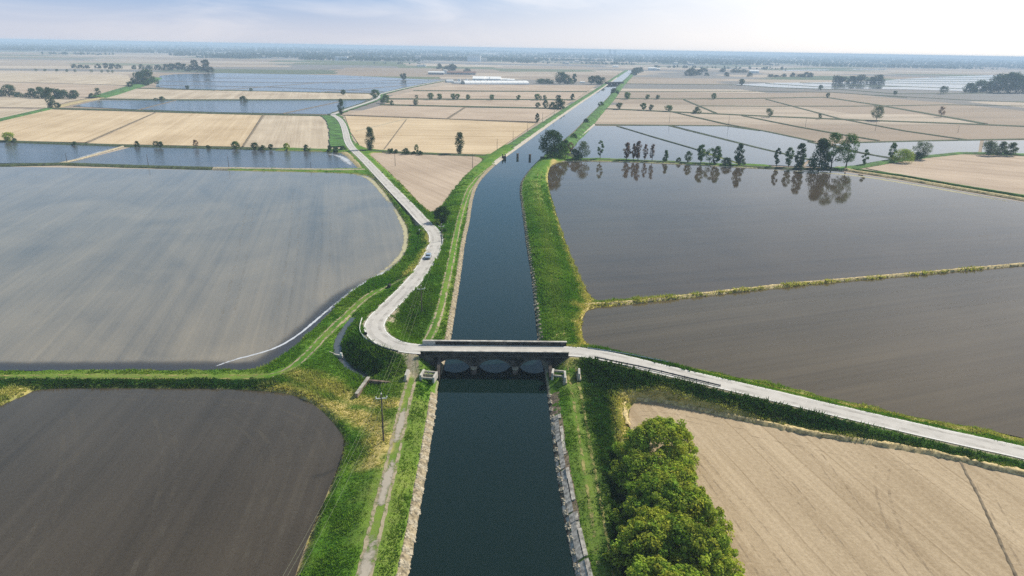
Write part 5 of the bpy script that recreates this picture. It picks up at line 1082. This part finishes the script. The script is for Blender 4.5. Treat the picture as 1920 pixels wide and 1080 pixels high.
for x, lb in ((-.95, 'left of three thin power cables strung between the poles'), (0, 'top one of three thin power cables strung between the poles'), (.95, 'right of three thin power cables strung between the poles')):
    mb = MB()
    for (P, h1), (Q, h2) in zip(ends[:-1], ends[1:]):
        A_ = P+np.array([x*ca, x*sa, h1+(.36 if x == 0 else -.32)]); B_ = Q+np.array([x*ca, x*sa, h2+(.36 if x == 0 else -.32)])
        mb.tube([A_+(B_-A_)*q-np.array([0, 0, 1.1*4*q*(1-q)]) for q in np.linspace(0, 1, 17)], .013, 4, False)
    tag(mb.build('power_cable', M['cable']), lb, 'cable', 'power cables')

# ------------------------------------------------------------------ guard rails, sluices, car
def rail(pts, z0, mat, label, step=2.4, hgt=.72):
    P = resample(chaikin(GP(pts), 1), step); root = empty('guard_rail', P[0], 0, label, 'guard rail', 'road guard rails'); Q = P-P[0]
    N = normals(Q); pr = [(0, .40), (.07, .47), (0, .55), (.07, .63), (0, hgt), (-.05, hgt), (-.05, .40)]
    n = len(Q); V = np.zeros((n, len(pr), 3))
    for j, (o_, d_) in enumerate(pr): V[:, j, :2] = Q[:, :2]+N*o_; V[:, j, 2] = Q[:, 2]+d_
    i = np.arange(n-1)[:, None]*len(pr); j = np.arange(len(pr))[None, :]; j2 = (j+1) % len(pr)
    Fc = np.stack([i+j, i+j2, i+j2+len(pr), i+j+len(pr)], -1).reshape(-1, 4)
    link('beam', np_mesh('beam', V.reshape(-1, 3), Fc), mat, root)
    pm_ = MB().box((0, 0, .05), (.12, .12, 1.5)).mesh('post')
    for q in Q: link('post', pm_, mat if not pm_.materials else None, root, tuple(q))
    return root
rail([(1102, 656.5, 3.7), (1140, 662, 3.7), (1180, 668.5, 3.6), (1215, 675.5, 3.4), (1252, 683, 3.1)], 0, M['steel'], 'grey steel guard rail on the field side of the road, right of the bridge')
rail([(1115, 673.5, 4.0), (1160, 683, 3.9), (1210, 693, 3.6), (1280, 710, 3.0), (1350, 727, 2.5)], 0, M['darksteel'], 'dark guard rail above the bramble slope, right of the bridge')
rail([(679, 600, 2.5), (675, 612, 2.6), (674.5, 624, 2.8), (680, 633, 3.0), (688, 640, 3.2)], 0, M['insul'], 'white curved guard rail outside the road bend')
rail([(690, 641.5, 3.3), (703, 649, 3.5), (722, 657, 3.8), (746, 662.5, 4.0)], 0, M['darksteel'], 'dark guard rail on the outer side of the bend before the bridge')
rail([(828, 440, 1.2), (830.5, 449, 1.2), (830, 458, 1.2)], 0, M['steel'], 'short steel rail outside the upper road bend')
# round bend mirror seen from behind
P = G(686, 638, 3.1); root = empty('bend_mirror', P, 0, 'round black backed mirror post at the sharp road bend', 'mirror')
MB().tube([(0, 0, -.5), (0, 0, 2.2)], .05, 6).build('post', M['steel'], root); MB().tube([(0, -.06, 1.75), (0, .06, 1.75)], .42, 16).build('mirror_back', M['rubber'], root)
def wallpanel(px, py, z, ln, h_, rz, label, group='culvert wing walls'):
    x, y = G(px, py, z)[:2]; z = land1(x, y); root = empty('culvert_wall', (x, y, z), rz, label, 'culvert wall', group)
    MB().prism([(-ln/2, -.6), (ln/2, -.6), (ln/2, h_*.55), (ln*.1, h_), (-ln/2, h_*.8)], -.2, .2).build('slab', M['panel'], root)
    MB().box((0, .0, .15), (ln*1.1, .9, .5)).build('footing', M['stone'], root); return root
wallpanel(764, 709, 1.7, 3.4, 1.9, R(85), 'white culvert wall on the left edge of the dirt track')
wallpanel(1059, 713, 1.7, 3.4, 2.0, R(88), 'white culvert wall, nearer the canal of two on the right bank'); wallpanel(1085, 709, 1.7, 3.4, 2.0, R(88), 'white culvert wall, nearer the brambles of two on the right bank')
def sluice(px, py, z, w, d_, label, gate=True):
    x, y = G(px, py, z)[:2]; z = land1(x, y); root = empty('sluice_gate', (x, y, z), R(-8), label, 'sluice gate', 'small canal sluices')
    MB().box((-w/2, 0, .55), (.42, d_, 1.7)).build('side_wall', M['panel'], root); MB().box((w/2, 0, .4), (.42, d_, 1.4)).build('side_wall', M['panel'], root)
    MB().box((0, d_/2-.2, .95), (w-.42, .36, .40)).build('head_beam', M['concrete'], root)
    MB().box((0, -d_/2+.2, .75), (w-.42, .36, .36)).build('tail_beam', M['concrete'], root)
    if gate:
        MB().box((0, .1, .40), (w-.5, .14, 1.3)).build('gate_leaf', M['stone'], root)
        MB().tube([(0, .1, 1.0), (0, .1, 1.9)], .06, 6).build('spindle', M['steel'], root)
    return root
sluice(804, 712, 1.2, 2.9, 3.0, 'concrete sluice frame on the left bank just before the bridge'); sluice(1047, 713, 1.0, 2.6, 2.4, 'small concrete outlet on the right bank just before the bridge', False)
# old brick culvert at the end of the ditch
x, y = G(688, 714, .6)[:2]; root = empty('brick_culvert', (x, y, land1(x, y)), 0, 'old brick culvert wall at the end of the grey ditch', 'culvert')
a_, b_ = G(691, 705, 1.4)-[x, y, 0], G(668, 738, 1.2)-[x, y, 0]; c_ = (a_+b_)/2; L = np.linalg.norm((a_-b_)[:2]); rz = math.atan2(a_[1]-b_[1], a_[0]-b_[0])
MB().box((c_[0], c_[1], .2), (L, .5, 1.5), rz).build('side_wall', M['pierstone'], root); MB().box((c_[0], c_[1], 1.03), (L+.1, .7, .16), rz).build('coping', M['concrete'], root)
a_, b_ = G(692, 712, 1.2)-[x, y, 0], G(735, 716, 1.2)-[x, y, 0]; c_ = (a_+b_)/2; L = np.linalg.norm((a_-b_)[:2]); rz = math.atan2(b_[1]-a_[1], b_[0]-a_[0])
MB().box((c_[0], c_[1], .15), (L, .45, 1.5), rz).build('head_wall', M['pierstone'], root); MB().box((c_[0], c_[1], .98), (L+.1, .62, .16), rz).build('coping', M['pierstone'], root)
P = G(634, 668, -.2); root = empty('ditch_weir', P, R(-20), 'small white weir across the grey ditch', 'weir')
MB().box((0, 0, .1), (2.6, .3, .7)).build('sill', M['panel'], root); MB().box((.9, 0, .7), (.5, .35, .7)).build('gate_post', M['insul'], root); MB().box((-1.9, .3, .3), (1.8, .25, .5), R(-14)).build('side_wall', M['concrete'], root)
P = G(730, 537, .4); tag(MB().tube([(0, -.8, .2), (0, .8, .2)], .55, 14).build('drain_pipe', M['rubber'], None, tuple(P)), 'dark pipe mouth in the bank where the track meets the road', 'pipe')
P = G(792, 433, .8); root = empty('ditch_weir', P, R(10), 'tiny plank sluice across the roadside ditch near the upper bend', 'weir'); MB().box((0, 0, .1), (2.8, .25, .5)).build('plank', M['wood'], root); MB().box((-1.2, 0, .4), (.4, .4, .7)).build('gate_post', M['insul'], root)
# old lock piers in the canal
for px, py, lb in ((970.5, 295.5, 'dark stump pier in the canal, left of two'), (993.5, 297, 'dark stump pier in the canal, right of two')):
    P = G(px, py, 0); root = empty('canal_pier', P, R(-25), lb, 'pier', 'old piers in the canal')
    MB().prism([(-.55, -.7), (-.55, .6), (0, 1.0), (.55, .6), (.55, -.7), (0, -1.0)], -1.5, 2.5, 'xy').build('pier_shaft', M['darkstone'], root); MB().box((0, 0, 2.65), (1.3, 1.6, .3)).build('pier_cap', M['pierstone'], root)
P = G(945, 296, .6); root = empty('lock_abutment', P, R(35), 'dark ruined lock abutment on the left edge of the canal bend', 'abutment')
MB().box((0, 0, .2), (2.6, 1.2, 2.0)).build('wall', M['darkstone'], root); MB().box((-1.0, .2, 1.8), (.5, .5, 1.6)).build('post', M['darkstone2'], root); MB().box((1.0, .1, 1.7), (.5, .5, 1.4)).build('post', M['darkstone2'], root)
P = G(1017, 298, .6); root = empty('lock_abutment', P, R(20), 'pale stub of the old lock on the right edge of the canal bend', 'abutment')
MB().box((0, 0, .4), (2.6, 1.4, 2.0)).build('wall', M['darkstone'], root); MB().box((0, -.1, 1.55), (2.8, 1.6, .3)).build('coping', M['coping'], root)
# the car
i0 = int(np.argmin(np.linalg.norm(roadC[:, :2]-G(804, 482, 1.5)[:2], axis=1))); tg = roadC[i0+2]-roadC[i0-2]; rz = math.atan2(tg[1], tg[0]); P = G(803.2, 484.0, roadC[i0][2]); P[2] = roadC[i0][2]+.01
car = empty('car', P, rz-math.pi/2+math.pi/2, 'small silver blue car driving down the winding road', 'car')
prof = [(-2.0, .35), (-2.05, .75), (-1.95, .98), (-1.0, 1.06), (-.45, 1.42), (.3, 1.50), (1.35, 1.46), (1.9, 1.05), (2.02, .9), (2.02, .38)]
bm_ = MB().prism(prof, -.86, .86).mesh('body', .08)
link('body', bm_, M['carpaint'], car)
MB().prism([(-.98, 1.085), (-.50, 1.40), (-.46, 1.425), (-.96, 1.10)], -.72, .72).build('windscreen', M['glass'], car, (-.03, 0, .015))
MB().prism([(1.40, 1.43), (1.80, 1.12), (1.84, 1.14), (1.43, 1.46)], -.70, .70).build('rear_window', M['glass'], car, (.02, 0, .015))
for s_ in (-1, 1):
    MB().prism([(-.80, 1.08), (-.38, 1.36), (.3, 1.42), (1.25, 1.38), (1.55, 1.10)], s_*.862, s_*.885).build('side_window', M['glass'], car)
    MB().box((-2.03, s_*.6, .72), (.08, .34, .16)).build('headlight', M['insul'], car); MB().box((2.03, s_*.66, .86), (.06, .26, .2)).build('tail_light', M['redroof'], car)
    for x in (-1.28, 1.25):
        wh = MB().tube([(x, s_*.72, .32), (x, s_*.90, .32)], .32, 16).build('wheel', M['rubber'], car); MB().tube([(x, s_*.90, .32), (x, s_*.915, .32)], .19, 12).build('rim', M['steel'], wh)
MB().box((-2.06, 0, .45), (.08, 1.5, .22)).build('bumper', M['rubber'], car)

# ------------------------------------------------------------------ the air
bm_ = MB().box((0, 8000, (72.5-4)/2), (33400, 18600, 76.5)); hz_ = bm_.build('haze', None)
mt = bpy.data.materials.new('haze_air'); mt.use_nodes = True; t = NT(mt.node_tree)
pv = t.n('ShaderNodeVolumePrincipled'); pv.inputs['Color'].default_value = (.56, .76, 1.0, 1); pv.inputs['Density'].default_value = HAZE; pv.inputs['Anisotropy'].default_value = .0
t.n('ShaderNodeOutputMaterial', i_Volume=pv.outputs[0]); hz_.data.materials.append(mt)
tag(hz_, 'pale blue air over the plain', 'haze', kind='stuff')
